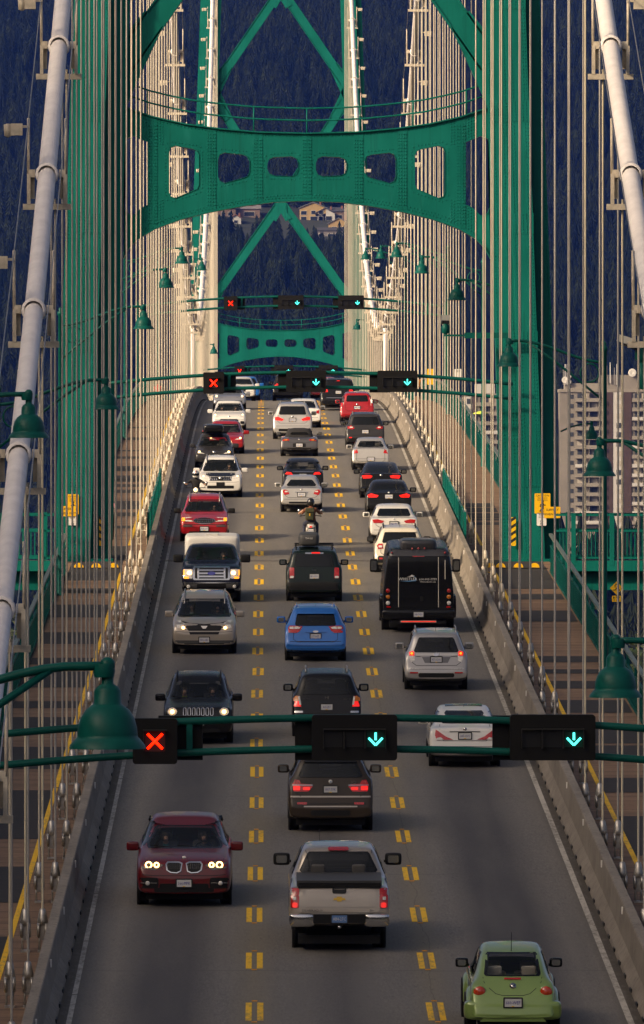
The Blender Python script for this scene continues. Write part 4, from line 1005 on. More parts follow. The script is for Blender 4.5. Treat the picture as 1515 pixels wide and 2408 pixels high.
# traffic cameras
mat('cam_grey', (.20, .20, .19), .5)
p = px(1048, 765, 298); t = thing('traffic_camera', 'traffic camera on a long green bracket from the right tower leg', 'camera', p)
b = MB(); b.box((.0, 0, .20), (.30, .55, .20), M=Matrix.Rotation(R(-14), 3, 'X')); b.build('housing', 'cam_grey', t)
MB().box((.0, -.285, .12), (.24, .02, .14), M=Matrix.Rotation(R(-14), 3, 'X')).build('lens_window', 'glass_dark', t)
MB().lathe([(.05, -.32), (.14, -.25), (.14, -.05), (.06, .08)], n=12).build('pan_head', 'lamp_green', t); MB().box((1.1, 0, -.36), (2.3, .10, .07)).build('bracket', 'lamp_green', t); MB().box((1.45, 0, -.36), (1.55, .14, .20)).build('bracket_sleeve', 'lamp_green', t)
p = px(1490, 806, 190); t = thing('traffic_camera', 'traffic camera at the right picture edge, seen from below', 'camera', p)
b = MB(); b.box((0, 0, 0), (.42, .7, .16), rz=R(-40), M=Matrix.Rotation(R(18), 3, 'Y')); b.build('housing', 'cam_grey', t); MB().box((.0, .0, -.12), (.36, .6, .04), rz=R(-40), M=Matrix.Rotation(R(18), 3, 'Y')).build('shroud', 'signal_black', t)
MB().lathe([(.06, -.45), (.15, -.36), (.15, -.18), (.06, -.1)], (.18, 0, 0), n=12).build('pan_head', 'lamp_green', t); MB().tube([(.18, 0, -.4), (.18, 0, -1.0), (.9, 0, -1.2)], .06, 8).build('bracket', 'lamp_green', t)
# ================================================================ vehicles: builder
def lerp(a, b_, f): return a + (b_ - a) * f
def body_mesh(sp):
    L, W, H = sp['L'], sp['W'] / 2, sp['H']; gc = sp.get('gc', .24); belt0, belt1 = sp['belt']; gb, gt = sp.get('gb', .90), sp.get('gt', .70)
    rr_, rf_ = sp.get('rr', .06), sp.get('rf', .10); box_ = sp.get('box', 0)
    top = sorted(sp['top']); n = 11; vs = []; side = sp.get('side', 0.)
    for t, zt in top:
        wf = 1 - rr_ * .5 * max(0, 1 - t / .5) ** 2 - rr_ * .6 * max(0, 1 - t / .10) ** 2 - rf_ * .5 * max(0, 1 - (L - t) / .6) ** 2 - rf_ * .6 * max(0, 1 - (L - t) / .15) ** 2; w_ = W * wf
        zl = gc + .10 * max(0, 1 - t / .35) + .05 * max(0, 1 - (L - t) / .4)
        belt = lerp(belt0, belt1, t / L); a = min(1, max(0, (zt - belt) / .20)); zs = min(belt, zt - .055)
        zm = zl + .5 * (zs - zl); e1 = .985
        deckp = [(.90 * w_, zt - .028), (.80 * w_, zt - .014), (.66 * w_, zt - .008), (.40 * w_, zt - .002), (0, zt)]
        g_ = [(gb * w_, zs + .035), (lerp(gb, gt, .58) * w_, zs + .58 * (zt - zs)), (gt * w_, zt - .055), (.80 * gt * w_, zt - .012), (0, zt)]
        ring = [(0, zl), (.84 * w_, zl), (.965 * w_, zl + .05), (w_, zm), (e1 * w_, zs - .09 if zs - .09 > zm else zm + .5 * (zs - zm)), (.955 * w_, zs)]
        ring += [(lerp(d[0], g[0], a), lerp(d[1], g[1], a)) for d, g in zip(deckp, g_)]
        vs += [(x, t, z) for x, z in ring] + [(-x, t, z) for x, z in ring[1:-1]]
    m = n + n - 2   # points per station
    def idx(i, j, s): return i * m + (j if (s > 0 or j == 0 or j == n - 1) else n + j - 1)
    fs = []
    for i in range(len(top) - 1):
        for j in range(n - 1):
            fs.append((idx(i, j, 1), idx(i, j + 1, 1), idx(i + 1, j + 1, 1), idx(i + 1, j, 1)))
            fs.append((idx(i, j + 1, -1), idx(i, j, -1), idx(i + 1, j, -1), idx(i + 1, j + 1, -1)))
    for i, fl in ((0, 1), (len(top) - 1, -1)):
        for j in range(n - 1):
            f = [idx(i, j, -1), idx(i, j + 1, -1), idx(i, j + 1, 1), idx(i, j, 1)]
            f = [k for q, k in enumerate(f) if k not in f[:q]]; fs.append(tuple(f if fl > 0 else f[::-1]))
    me = bpy.data.meshes.new('body'); me.from_pydata(vs, [], fs)
    ob = bpy.data.objects.new('tmp', me)
    md = ob.modifiers.new('s', 'SUBSURF'); md.levels = md.render_levels = 2
    out = to_mesh(ob); bpy.data.meshes.remove(me)
    bm = bmesh.new(); bm.from_mesh(out); bmesh.ops.recalc_face_normals(bm, faces=bm.faces); bm.to_mesh(out); bm.free()
    out.polygons.foreach_set('use_smooth', [True] * len(out.polygons)); out.name = 'body'
    return out
def inpoly(p, poly):
    x, y = p; c = False; n = len(poly)
    for i in range(n):
        x0, y0 = poly[i]; x1, y1 = poly[i - 1]
        if (y0 > y) != (y1 > y) and x < (x1 - x0) * (y - y0) / (y1 - y0) + x0: c = not c
    return c
def inset(poly, k):
    cx = sum(p[0] for p in poly) / len(poly); cz = sum(p[1] for p in poly) / len(poly); out = []
    for x, z in poly:
        d = math.hypot(x - cx, z - cz) or 1; out.append((x - (x - cx) / d * k, z - (z - cz) / d * k))
    return out
WH = {}
def wheel_meshes(R_, wd, rim='rim'):
    k = (round(R_, 3), round(wd, 3), rim)
    if k not in WH:
        o = MB().lathe([(R_ * .62, -wd / 2), (R_ * .90, -wd / 2), (R_ * .985, -wd * .40), (R_, -wd * .25), (R_, wd * .25), (R_ * .985, wd * .40), (R_ * .90, wd / 2), (R_ * .62, wd / 2)], n=22, axis='X').build('wheel', 'tyre')
        b = MB(); b.lathe([(.001, wd * .36), (R_ * .14, wd * .38), (R_ * .16, wd * .30), (R_ * .58, wd * .26), (R_ * .62, wd * .42), (R_ * .64, wd * .42)], n=20, axis='X')
        for q in range(5):
            a = 2 * math.pi * q / 5; b.bar((wd * .37, .1 * R_ * math.cos(a), .1 * R_ * math.sin(a)), (wd * .37, .6 * R_ * math.cos(a), .6 * R_ * math.sin(a)), .02, R_ * .16, (1, 0, 0))
        r = b.build('rim', rim); WH[k] = (o.data, r.data); bpy.data.objects.remove(o); bpy.data.objects.remove(r)
    return WH[k]
def rounded(name, d, m, lv=2, bev=None):
    b = MB(); b.box((0, 0, 0), d); o = b.build(name, m); COL.objects.unlink(o); md = o.modifiers.new('s', 'SUBSURF'); md.levels = md.render_levels = lv
    bm = bmesh.new(); bm.from_mesh(o.data); bmesh.ops.bevel(bm, geom=bm.edges[:], offset=bev or min(d) * .18, segments=1, affect='EDGES'); bm.to_mesh(o.data); bm.free()
    me = to_mesh(o)
    me.polygons.foreach_set('use_smooth', [True] * len(me.polygons)); return me
SH = {}
def shared(key, fn):
    if key not in SH: SH[key] = fn()
    return SH[key]
def paint(name, col, metal=.35, rough=.32, coat=1.0):
    sp_ = .5
    if sum(col) < .19: coat = .45; metal = 0
    if sum(col) < .1: coat = .10; rough = .25; metal = 0; sp_ = .3
    return mat(name, col, rough, spec=sp_, metal=metal, coat=coat, noise=.06, scale=1.2, coat_rough=.05)

class Car:
    def __init__(s, name, label, cat, sp, yb, xc, away, colour):
        s.sp = sp; s.L, s.W, s.H = sp['L'], sp['W'], sp['H']; s.away = away; s.col = colour
        s.ra, s.fa = sp.get('ra', .88), s.L - sp.get('fo', .88); s.R = sp.get('R', .34)
        d = yb if yb < 560 and sp.get('dist') else ground_d(yb)
        ax = s.ra if away else s.L - s.fa
        X = (xc - VX) / FPX * d
        yy = d + s.L / 2 - ax; sl = math.atan(slope(yy))
        if away: loc = Vector((X, d - ax, 0)); rot = (sl, 0, 0)
        else: loc = Vector((X, d - ax + s.L, 0)); rot = (-sl, 0, math.pi)
        mid = loc.y + (s.L / 2 if away else -s.L / 2); loc.z = deck(mid) + slope(mid) * (loc.y - mid)   # wheels on the deck
        s.t = thing(name, label, cat, loc, rot, 'vehicles on the bridge'); s.d = d; s.X = X
        me = body_mesh(sp); s.me = me; me.materials.append(G(colour) if isinstance(colour, str) else colour)
        s.bm = bmesh.new(); s.bm.from_mesh(me); s.bvh = BVHTree.FromBMesh(s.bm)
        s.holes = []; s.body = obj('body', me, s.t)
        s.wheels()
    def wheels(s):
        wd = s.sp.get('tw', .235); tm, rm = wheel_meshes(s.R, wd, s.sp.get('rim', 'rim'))
        for y in (s.ra, s.fa):
            hx = s.cast(y, s.R + .12, 'right')[0].x + s.sp.get('tout', .0)
            for sx in (-1, 1):
                w_ = obj('wheel', tm, s.t, (sx * (hx - wd / 2 - .004), y, s.R))
                r = obj('rim', rm, w_)
                if sx < 0: r.rotation_euler = (0, 0, math.pi)
                b = MB(); b.lathe([(s.R * .55, -.012), (s.R * .9, -.006), (s.R + .05, .004), (s.R + .06, -.06)], (0, 0, 0), 20, 'X'); a_ = b.build('wheel_arch', 'black_trim', s.t, (sx * hx, y, s.R))
                if sx < 0: a_.rotation_euler = (0, 0, math.pi)
        MB().box2((-s.W * .40, .35, .14), (s.W * .40, s.L - .35, .30)).build('underbody_blocker', 'blocker_black', s.t)  # black box added to block light beneath the vehicle
    def cast(s, u, v, view):
        if view == 'rear': o, d = Vector((u, -3, v)), Vector((0, 1, 0))
        elif view == 'front': o, d = Vector((u, s.L + 3, v)), Vector((0, -1, 0))
        elif view == 'top': o, d = Vector((u, v, 5)), Vector((0, 0, -1))
        else: sg = 1 if view == 'right' else -1; o, d = Vector((sg * 4, u, v)), Vector((-sg, 0, 0))
        h = s.bvh.ray_cast(o, d)
        if h[0] is None:
            hn = s.bvh.find_nearest(o + d * (3 if view in ('rear', 'front') else 3))
            p = Vector(hn[0])
            if view in ('rear', 'front'): p.x, p.z = u, v
            elif view == 'top': p.x, p.y = u, v
            else: p.y, p.z = u, v
            return p, d
        return h[0], d
    def patch(s, poly, m, name, view, off=.008, parent=None, sym=False, hole=False, deep=.05, label=None, step=.09):
        if hole: s.holes.append((poly, view))
        xs = [p[0] for p in poly]; zs = [p[1] for p in poly]
        pts = [Vector(p) for p in poly]; ed = [(i, (i + 1) % len(poly)) for i in range(len(poly))]
        # subdivide long edges
        q = []; 
        for i, p in enumerate(poly):
            a, c = Vector(p), Vector(poly[(i + 1) % len(poly)]); k = max(1, int((c - a).length / (step * 1.3)))
            q += [a.lerp(c, j / k) for j in range(k)]
        ed = [(i, (i + 1) % len(q)) for i in range(len(q))]; nb = len(q); pl = [tuple(p) for p in q]
        x = min(xs) + step / 2
        ins = inset(poly, step * .35)
        while x < max(xs):
            z = min(zs) + step / 2
            while z < max(zs):
                if inpoly((x, z), ins): q.append(Vector((x, z)))
                z += step
            x += step
        try: vo, eo, fo_, *_ = geometry.delaunay_2d_cdt(q, ed, [], 1, 1e-5)
        except Exception: return None
        if not fo_: return None
        b = MB(); V = []; dr = None
        for p in vo:
            h, d = s.cast(p.x, p.y, view); V.append(h - d * off); dr = d
        b.add(V, [tuple(f) for f in fo_], True)
        # skirt round the edge so that the piece has thickness
        cnt = {}
        for f in fo_:
            for i in range(len(f)):
                e = (f[i], f[(i + 1) % len(f)]); cnt[tuple(sorted(e))] = cnt.get(tuple(sorted(e)), 0) + 1
        for (i, j), c in cnt.items():
            if c == 1: b.add([V[i], V[j], V[j] + dr * deep, V[i] + dr * deep], [(0, 1, 2, 3)])
        o = b.build(name, m, parent or s.t)
        if label: o['label'] = label
        if sym: s.patch(mirror(poly), m, name, view, off, parent, False, hole, deep, label, step)
        return o
    def rear(s, poly, m, name, **k): return s.patch(poly, m, name, 'rear', **k)
    def front(s, poly, m, name, **k): return s.patch(poly, m, name, 'front', **k)
    def window(s, poly, view, m='glass', frit=.05, name='rear_window', hole=True):
        s.patch(poly, 'black_gloss', name + '_surround', view, off=.006, hole=False, deep=.03) if not hole else None
        if hole:
            s.holes.append((inset(poly, frit * .2), view))
            # black ceramic edge as a ring, then the pane
            ins = inset(poly, frit); n = len(poly); b = MB(); V = []
            seg = []
            for i in range(n):
                a, c = Vector(poly[i]), Vector(poly[(i + 1) % n]); a2, c2 = Vector(ins[i]), Vector(ins[(i + 1) % n]); k = max(1, int((c - a).length / .1))
                for j in range(k): seg.append((a.lerp(c, j / k), a2.lerp(c2, j / k)))
            for p, q in seg:
                for r in (p, q):
                    h, d = s.cast(r.x, r.y, view); V.append(h - d * .007)
            k = len(seg); b.add(V, [(2 * i, 2 * ((i + 1) % k), 2 * ((i + 1) % k) + 1, 2 * i + 1) for i in range(k)], True)
            b.build(name + '_frame', 'black_gloss', s.t)
        return s.patch(poly, m, name, view, off=.012, deep=.004)
    def finish(s, interior=None):
        if s.holes:
            bm = s.bm; dl = []
            for f in bm.faces:
                c = f.calc_center_median(); nn = f.normal
                for poly, view in s.holes:
                    if view == 'rear': ok = nn.y < -.12 and c.y < s.L * .6; P = lambda v: (v.co.x, v.co.z)
                    elif view == 'front': ok = nn.y > .12 and c.y > s.L * .35; P = lambda v: (v.co.x, v.co.z)
                    elif view == 'right': ok = nn.x > .3; P = lambda v: (v.co.y, v.co.z)
                    elif view == 'left': ok = nn.x < -.3; P = lambda v: (v.co.y, v.co.z)
                    else: ok = False
                    if ok and all(inpoly(P(v), poly) for v in f.verts): dl.append(f); break
            bmesh.ops.delete(bm, geom=dl, context='FACES'); bm.to_mesh(s.me)
        s.bm.free()
        if interior:
            m = 'seat_beige' if interior == 'beige' else 'seat_dark'; b0 = s.sp['belt'][0]; y0 = s.sp.get('seat', s.L * .52)
            se = shared(('seat', m), lambda: rounded('seat', (.50, .18, .62), m)); hr = shared(('headrest', m), lambda: rounded('headrest', (.27, .10, .19), m))
            for y in (y0, y0 - .95):
                for sx in (-1, 1):
                    o = obj('seat', se, s.t, (sx * s.W * .20, y, b0 - .22)); o.rotation_euler = (R(10), 0, 0); obj('headrest', hr, o, (0, 0, .40))
            MB().box2((-s.W * .40, s.L - 2.0, b0 - .25), (s.W * .40, s.L - 1.5, b0 - .02)).build('dashboard', 'black_trim', s.t)
            o = MB().tube([(.17 * math.cos(2 * math.pi * k / 16), 0, .17 * math.sin(2 * math.pi * k / 16)) for k in range(17)], .016, 6, cap=False).build('steering_wheel', 'black_trim', s.t, (-s.W * .20, y0 + .62, b0 - .04)); o.rotation_euler = (R(-24), 0, 0)
    def mirrors(s, t_=None, z=None, m=None, sz=(.21, .11, .16)):
        t_ = t_ or s.L - s.sp.get('mir', 1.62); z = z or lerp(*s.sp['belt'], t_ / s.L) + .05
        me = shared(('mirror', sz, str(m)), lambda: rounded('mirror', (sz[0] * 1.25, sz[1] * 1.3, sz[2] * 1.25), m))
        for sx in (-1, 1):
            o = obj('mirror', me, s.t, (sx * (s.W / 2 + sz[0] * .42), t_, z)); MB().box((-sx * sz[0] * .42, .02, -.045), (sz[0] * .55, .05, .05)).build('mirror_stalk', 'black_trim', o)
            obj('mirror_glass', curve2d('mg', [rrect(0, 0, sz[0] * .78, sz[2] * .74, .03)], .01, 'mirror_glass'), o, (0, -sz[1] * .62, 0))
    def plate(s, z, text, view='rear', dy=None, frame=True, x=0, blue=False):
        h, d = s.cast(x, z, view); y = h.y - d.y * .02
        t = obj('licence_plate', curve2d('plate', [rrect(0, 0, .31, .16, .01)], .012, 'plate_bluebg' if blue else 'plate_white'), s.t, (x, y, z))
        if view == 'front': t.rotation_euler = (0, 0, math.pi)
        if frame: obj('plate_frame', curve2d('pf', [rrect(0, 0, .345, .19, .015), rrect(0, 0, .295, .145, .01)], .016, 'plate_frame'), t, (0, -.004, 0))
        obj('plate_lettering', text_mesh(text, .085, 'plate_white' if blue else 'plate_blue', .002, .78), t, (0, -.009, -.005))
        if not blue:
            MB().box((0, -.008, -.066), (.05, .003, .018)).build('plate_sticker', 'sign_yellow', t)
        return t
    def rails(s, t0, t1, x, m='steel_grey', h=.05):
        for sx in (-1, 1):
            pts = []
            for i in range(9):
                y = lerp(t0, t1, i / 8); p, _ = s.cast(sx * x, y, 'top'); pts.append((sx * x, y, p.z + (h if 0 < i < 8 else .0)))
            MB().tube(pts, .02, 6).build('roof_rail', m, s.t)
    def seam(s, pts, view, w_=.014, m='black_trim', name='panel_gap', off=.003):
        V = []; b = MB(); q = []
        for (a, c) in zip(pts, pts[1:]):
            a, c = Vector(a), Vector(c); k = max(1, int((c - a).length / .08)); q += [a.lerp(c, j / k) for j in range(k)]
        q.append(Vector(pts[-1]))
        for i, p in enumerate(q):
            d_ = (q[min(i + 1, len(q) - 1)] - q[max(0, i - 1)]).normalized(); n_ = Vector((-d_.y, d_.x)) * w_ / 2
            for r in (p - n_, p + n_):
                h, d = s.cast(r.x, r.y, view); V.append(h - d * off)
        b.add(V, [(2 * i, 2 * i + 1, 2 * i + 3, 2 * i + 2) for i in range(len(q) - 1)], True)
        return b.build(name, m, s.t)
    def badge(s, z, view='rear', r=.045, x=0, m='chrome', text=None, tm='black_trim'):
        h, d = s.cast(x, z, view); b = MB(); b.lathe([(.001, -.012), (r, -.008), (r * 1.05, .01)], n=14, axis='Y'); o = b.build('badge', m, s.t, (x, h.y - d.y * .012, z))
        if view == 'front': o.rotation_euler = (0, 0, math.pi)
        if text: obj('badge_letter', text_mesh(text, r * 1.3, tm, .002), o, (0, -.013, 0))
        return o
    def word(s, text, x, z, size, view='rear', m='chrome', sq=1.):
        h, d = s.cast(x, z, view); o = obj('model_lettering', text_mesh(text, size, m, .003, sq), s.t, (x, h.y - d.y * .012, z))
        if view == 'front': o.rotation_euler = (0, 0, math.pi)
        return o
    def lamp_disc(s, x, z, r, m, view='front', off=.03, name='headlamp_bulb'):
        for sx in ((-1, 1) if x else (1,)):
            h, d = s.cast(sx * x, z, view); b = MB(); r2 = r * (.78 if m == 'head_lit' else 1); b.lathe([(.001, -.012), (r2 * .8, -.008), (r2, 0), (r2, .02)], n=12, axis='Y'); o = b.build(name, m, s.t, (sx * x, h.y - d.y * off, z))
            if view == 'front': o.rotation_euler = (0, 0, math.pi)
    def exhaust(s, x, z, r=.035):
        for sx in ((-1, 1) if x else (1,)): MB().lathe([(r * .8, .12), (r, .0), (r, -.03), (r * .75, -.03), (r * .7, .08), (.001, .08)], (sx * x, .06, z), 12, 'Y').build('exhaust_pipe', 'chrome', s.t)
    def side_windows(s, t0, t1, z0=None, m='glass_tint', hole=False, tail=.35, nose=.75):
        zb = z0 or lerp(*s.sp['belt'], .5) + .05; zt = s.H - .12
        mid = (t0 + t1) / 2
        for view in ('left', 'right'):
            for nm, poly in (('rear_side_window', [(t0, zb + .02), (mid - .04, zb), (mid - .04, zt), (t0 + tail, zt - .02)]), ('front_side_window', [(mid + .04, zb), (t1, zb), (t1 - nose, zt - .01), (mid + .04, zt)])):
                s.window(poly, view, m, name=nm, hole=hole, frit=.03)
    def antenna(s, y, h=.35, x=0, lean=-.3):
        p, _ = s.cast(x, y, 'top'); MB().tube([p, p + Vector((0, lean * h, h))], [.008, .004], 5).build('antenna', 'black_trim', s.t)
mat('plate_bluebg', (.10, .20, .42), .5)
def prof(kind, L, H, **k):
    g = dict(hood=.60, nose=.48, cowl=1.22, wsh=.80, tail=.0); g.update(k); z = lambda f: f * H
    c = L - g['cowl']; wt = c - g['wsh']
    front = [(wt - .35, z(.985)), (wt - .06, z(.962)), (wt + .05, z(.94)), (c - .05, z(g['hood'] + .065)), (c + .08, z(g['hood'] + .025)), (lerp(c, L, .5), z(g['hood'] - .012)), (L - .30, z(g['hood'] - .055)), (L - .13, z(g['nose'] + .02)), (L - .05, z(g['nose'] - .04)), (L, z(.33))]
    if kind == 'suv':
        r = g.get('rake', .30); b_ = [(0, z(.30)), (.03, z(.38)), (.07, z(.43)), (.11, z(.50)), (.15, z(.60)), (.15 + r * .55, z(.80)), (.15 + r, z(.945)), (.15 + r + .12, z(.972)), (1.3, z(.995)), (L * .48, z(1.0))]
    elif kind == 'sedan':
        tl = g.get('trunk', .52); rg = g.get('rglass', .72); th = g.get('th', .70)
        b_ = [(0, z(.32)), (.03, z(.40)), (.06, z(.47)), (.10, z(.58)), (.14, z(th - .035)), (.20, z(th - .008)), (.15 + tl, z(th + .01)), (.15 + tl + .10, z(th + .045)), (.15 + tl + rg * .6, z(.90)), (.15 + tl + rg, z(.965)), (.15 + tl + rg + .3, z(.99)), (L * .48, z(1.0))]
    return b_ + [f for f in front if f[0] > L * .49]
# ================================================================ vehicles: the traffic
for nm, c, mt in (('p_dkred', (.115, .002, .004), .0), ('p_champ', (.37, .32, .265), .4), ('p_beetle', (.215, .325, .085), .2), ('p_brown', (.040, .029, .020), .4), ('p_black', (.007, .007, .008), .2), ('p_blue', (.0, .125, .46), .15), ('p_dkgreen', (.006, .013, .011), .3), ('p_white', (.66, .64, .60), .0), ('p_silver', (.50, .48, .45), .5), ('p_navy', (.004, .005, .018), .3), ('p_red', (.36, .006, .010), .2), ('p_char', (.030, .029, .031), .4), ('p_cream', (.66, .60, .48), .0), ('p_grey', (.10, .095, .095), .5), ('p_bluesil', (.30, .31, .34), .5), ('p_dksil', (.36, .345, .335), .5)):
    paint(nm, c, mt)
mat('light_orange', (.52, .045, .012), .12, coat=1., noise=.2, scale=20)
mat('canopy_white', (.62, .60, .56), .4, noise=.06); mat('soft_top', (.014, .013, .013), .9); mat('grey_plastic', (.05, .05, .05), .6); mat('bus_roof', (.030, .029, .031), .45, coat=.5); mat('logo_blue', (.10, .32, .60), .5); mat('silver_strip', (.55, .5, .42), .4)
def poly4(zb, zt, wb, wt, r=.04):
    return [(-wb + r, zb), (wb - r, zb), (wb, zb + r), (wt, zt - r), (wt - r, zt), (-wt + r, zt), (-wt, zt - r), (-wb, zb + r)]
def rearcar(name, label, yb, xc, kind, L, W, H, col, win, lights, plate, text, belt=None, glass='glass_tint', thru=False, cat='car', interior=None, mir=None, pk=None, side=True, seam=True, bumper=None, **sp):
    S_ = dict(L=L, W=W, H=H, top=prof(kind, L, H, **(pk or {})), belt=belt or (.64 * H, .60 * H)); S_.update(sp)
    c = Car(name, label, cat, S_, yb, xc, True, col)
    c.window(poly4(*win), 'rear', glass, hole=thru or interior is not None)
    if thru or interior: c.window(poly4(H * .69, H * .93, W * .40, W * .33), 'front', 'glass_thin', name='windscreen')
    if side: c.side_windows(.55 if kind == 'suv' else 1.0, L - 1.55)
    for i, l in enumerate(lights):
        if l: c.rear(l[0], l[1], l[2] if len(l) > 2 else 'tail_light', off=.014 + .003 * i, sym=True)
    c.plate(plate, text)
    c.mirrors(m=mir or col)
    if seam:
        zb, wb = win[0], win[2]; zs = plate - .16 if kind == 'suv' else plate - .12
        c.seam([(-wb - .03, zb - .02), (-wb - .05, zs + .08), (-wb + .06, zs), (wb - .06, zs), (wb + .05, zs + .08), (wb + .03, zb - .02)], 'rear', .014); c.seam([(-W * .47, .385 * H), (-W * .40, .37 * H), (W * .40, .37 * H), (W * .47, .385 * H)], 'rear', .013)
    if not bumper and col not in ('p_black', 'p_char'): bumper = (.30 if kind == 'sedan' else .37, .09, .70)
    if bumper: c.rear(rrect(0, bumper[0], W * bumper[2], bumper[1], .05), bumper[3] if len(bumper) > 3 else 'black_trim', 'lower_bumper', off=.006)
    return c
def frontcar(name, label, yb, xc, kind, L, W, H, col, win, heads, plate, text, belt=None, glass='glass', interior='dark', cat='car', mir=None, pk=None, lit=None, grille=None, intake=None, hole=True, **sp):
    S_ = dict(L=L, W=W, H=H, top=prof(kind, L, H, **(pk or {})), belt=belt or (.64 * H, .60 * H)); S_.update(sp)
    c = Car(name, label, cat, S_, yb, xc, False, col)
    c.window(poly4(*win), 'front', glass, name='windscreen', hole=hole)
    if hole: c.window(poly4(H * .70, H * .90, W * .37, W * .32), 'rear', 'glass', name='rear_window')
    c.side_windows(.55 if kind == 'suv' else 1.0, L - 1.55, hole=False)
    for l in heads: c.front(l[0], l[1], l[2] if len(l) > 2 else 'headlight', off=.014, sym=True)
    if lit: c.lamp_disc(lit[0], lit[1], lit[2], 'head_lit', off=.05)
    if grille: c.front(grille, 'black_trim', 'grille', off=.010)
    if intake: c.front(rrect(0, intake[0], intake[2], intake[1], .03), 'black_trim', 'lower_intake', off=.008)
    if not intake: c.front(rrect(0, .33 if kind == 'sedan' else .36, W * .62, .09, .03), 'black_trim', 'lower_intake', off=.007)
    c.seam([(-W * .47, .40 * H), (-W * .30, .385 * H), (W * .30, .385 * H), (W * .47, .40 * H)], 'front', .012)
    if plate: c.plate(plate, text, 'front')
    c.mirrors(m=mir or col)
    wb = win[2]; z = win[0] - .03
    for sx in (-1, 1): c.seam([(sx * (wb - .02), z), (sx * (wb - .12), z - .12), (sx * wb * .55, lerp(z, plate or .5, .5))], 'front', .008)
    # wipers
    h, d = c.cast(.1, win[0] + .03, 'front')
    for x in (-.30, .25): MB().bar((x, h.y + .02, win[0] + .015), (x + .45, h.y + .0, win[0] + .05), .02, .02).build('wiper', 'black_trim', c.t)
    return c
Q = lambda *p: list(p)

# ---------------------------------------------------------------- oncoming lane
c = frontcar('car', 'dark red sport utility with twin oval grilles and glowing ring headlights', 2125, 434, 'suv', 4.88, 1.96, 1.69, 'p_dkred', (1.10, 1.50, .78, .62), [(Q((.42, .86), (.58, .76), (.86, .80), (.90, .93), (.80, .97), (.60, .93)), 'lens_dark')], None, '', pk=dict(cowl=1.45, wsh=.95, rake=.95, hood=.635, nose=.52), belt=(1.10, 1.05), R=.38, gt=.68, mir='p_dkred')
for sx in (-1, 1):
    o = c.front([(sx * x, z) for x, z in Q((.03, .90), (.06, .74), (.14, .70), (.28, .71), (.36, .76), (.38, .88), (.34, .93), (.10, .93))], 'chrome', 'grille_frame', off=.02)
    o = c.front([(sx * x, z) for x, z in Q((.06, .885), (.08, .76), (.15, .725), (.27, .735), (.33, .775), (.35, .875), (.32, .905), (.11, .905))], 'black_trim', 'grille', off=.030)
    for k in range(7):
        x = sx * (.085 + .04 * k); h, d = c.cast(x, .82, 'front'); MB().box((x, h.y + .035, .82), (.013, .012, .155)).build('grille_bar', 'chrome', c.t)
    for x, r in ((.56, .045), (.72, .06)):
        h, d = c.cast(sx * x, .86, 'front'); n = 16
        MB().tube([(sx * x + r * math.cos(2 * math.pi * k / n), h.y + .03, .865 + r * math.sin(2 * math.pi * k / n)) for k in range(n + 1)], .017, 6, cap=False).build('headlight_ring', 'head_lit', c.t)
        MB().lathe([(.001, 0), (r * .6, 0)], (sx * x, h.y + .026, .865), 12, 'Y').build('headlight_lens', 'lens_dark', c.t)
c.front(rrect(-.72, .50, .40, .22, .05), 'black_trim', 'side_intake', off=.01, sym=True); c.front(rrect(0, .40, 1.0, .18, .04), 'black_trim', 'lower_intake', off=.008)
for sx in (-1, 1):
    h, d = c.cast(sx * .74, .50, 'front'); MB().box((sx * .72, h.y + .02, .505), (.34, .02, .014)).build('chrome_bar', 'chrome', c.t)
c.lamp_disc(.74, .50, .045, 'light_clear', off=.035, name='fog_lamp'); c.plate(.50, '366-MPK', 'front'); c.badge(.985, 'front', .04, m='sign_white', text='B', tm='logo_blue')
c.finish('dark'); SUVX6 = c
c = frontcar('car', 'black boxy sport utility with slotted chrome grille, behind the nearest gantry', 1745, 467, 'suv', 4.40, 1.80, 1.70, 'p_black', (1.10, 1.52, .74, .60), [(ell(.66, .84, .12, .10), 'light_clear')], .57, 'PLR', pk=dict(cowl=1.25, wsh=.72, hood=.62, nose=.55), lit=(.66, .84, .07))
for k in range(-3, 4):
    c.front(rrect(k * .115, .84, .085, .20, .03), 'chrome', 'grille_slot_frame', off=.014); c.front(rrect(k * .115, .84, .055, .17, .02), 'black_trim', 'grille_slot', off=.024)
c.rails(.9, 2.6, .56, 'black_trim', .03); c.finish('dark'); COMP = c
c = frontcar('minivan', 'silver minivan with black bonnet bra and lit headlights', 1535, 481, 'suv', 5.08, 1.94, 1.74, 'p_champ', (1.07, 1.55, .80, .69), [(Q((.50, .78), (.60, .74), (.80, .80), (.90, .90), (.82, 1.0), (.68, .99), (.58, .92)), 'light_clear')], .44, 'EKL-680', cat='minivan', pk=dict(cowl=1.05, wsh=1.10, hood=.60, nose=.50), lit=(.62, .80, .06), mir='p_champ')
c.front(Q((-.46, .71), (.46, .71), (.56, .80), (.70, .985), (.45, .93), (.0, .90), (-.45, .93), (-.70, .985), (-.56, .80)), 'black_trim', 'bonnet_bra', off=.012); c.front(Q((-.42, .60), (.42, .60), (.45, .67), (-.45, .67)), 'black_trim', 'grille', off=.01)
c.front(rrect(0, .38, 1.74, .09, .03), 'grey_plastic', 'lower_intake', off=.008); c.front(Q((-.10, .85), (.10, .85), (.04, .77), (-.04, .77)), 'sign_white', 'badge', off=.03); c.rails(1.1, 3.4, .60); c.finish('dark'); SIEN = c
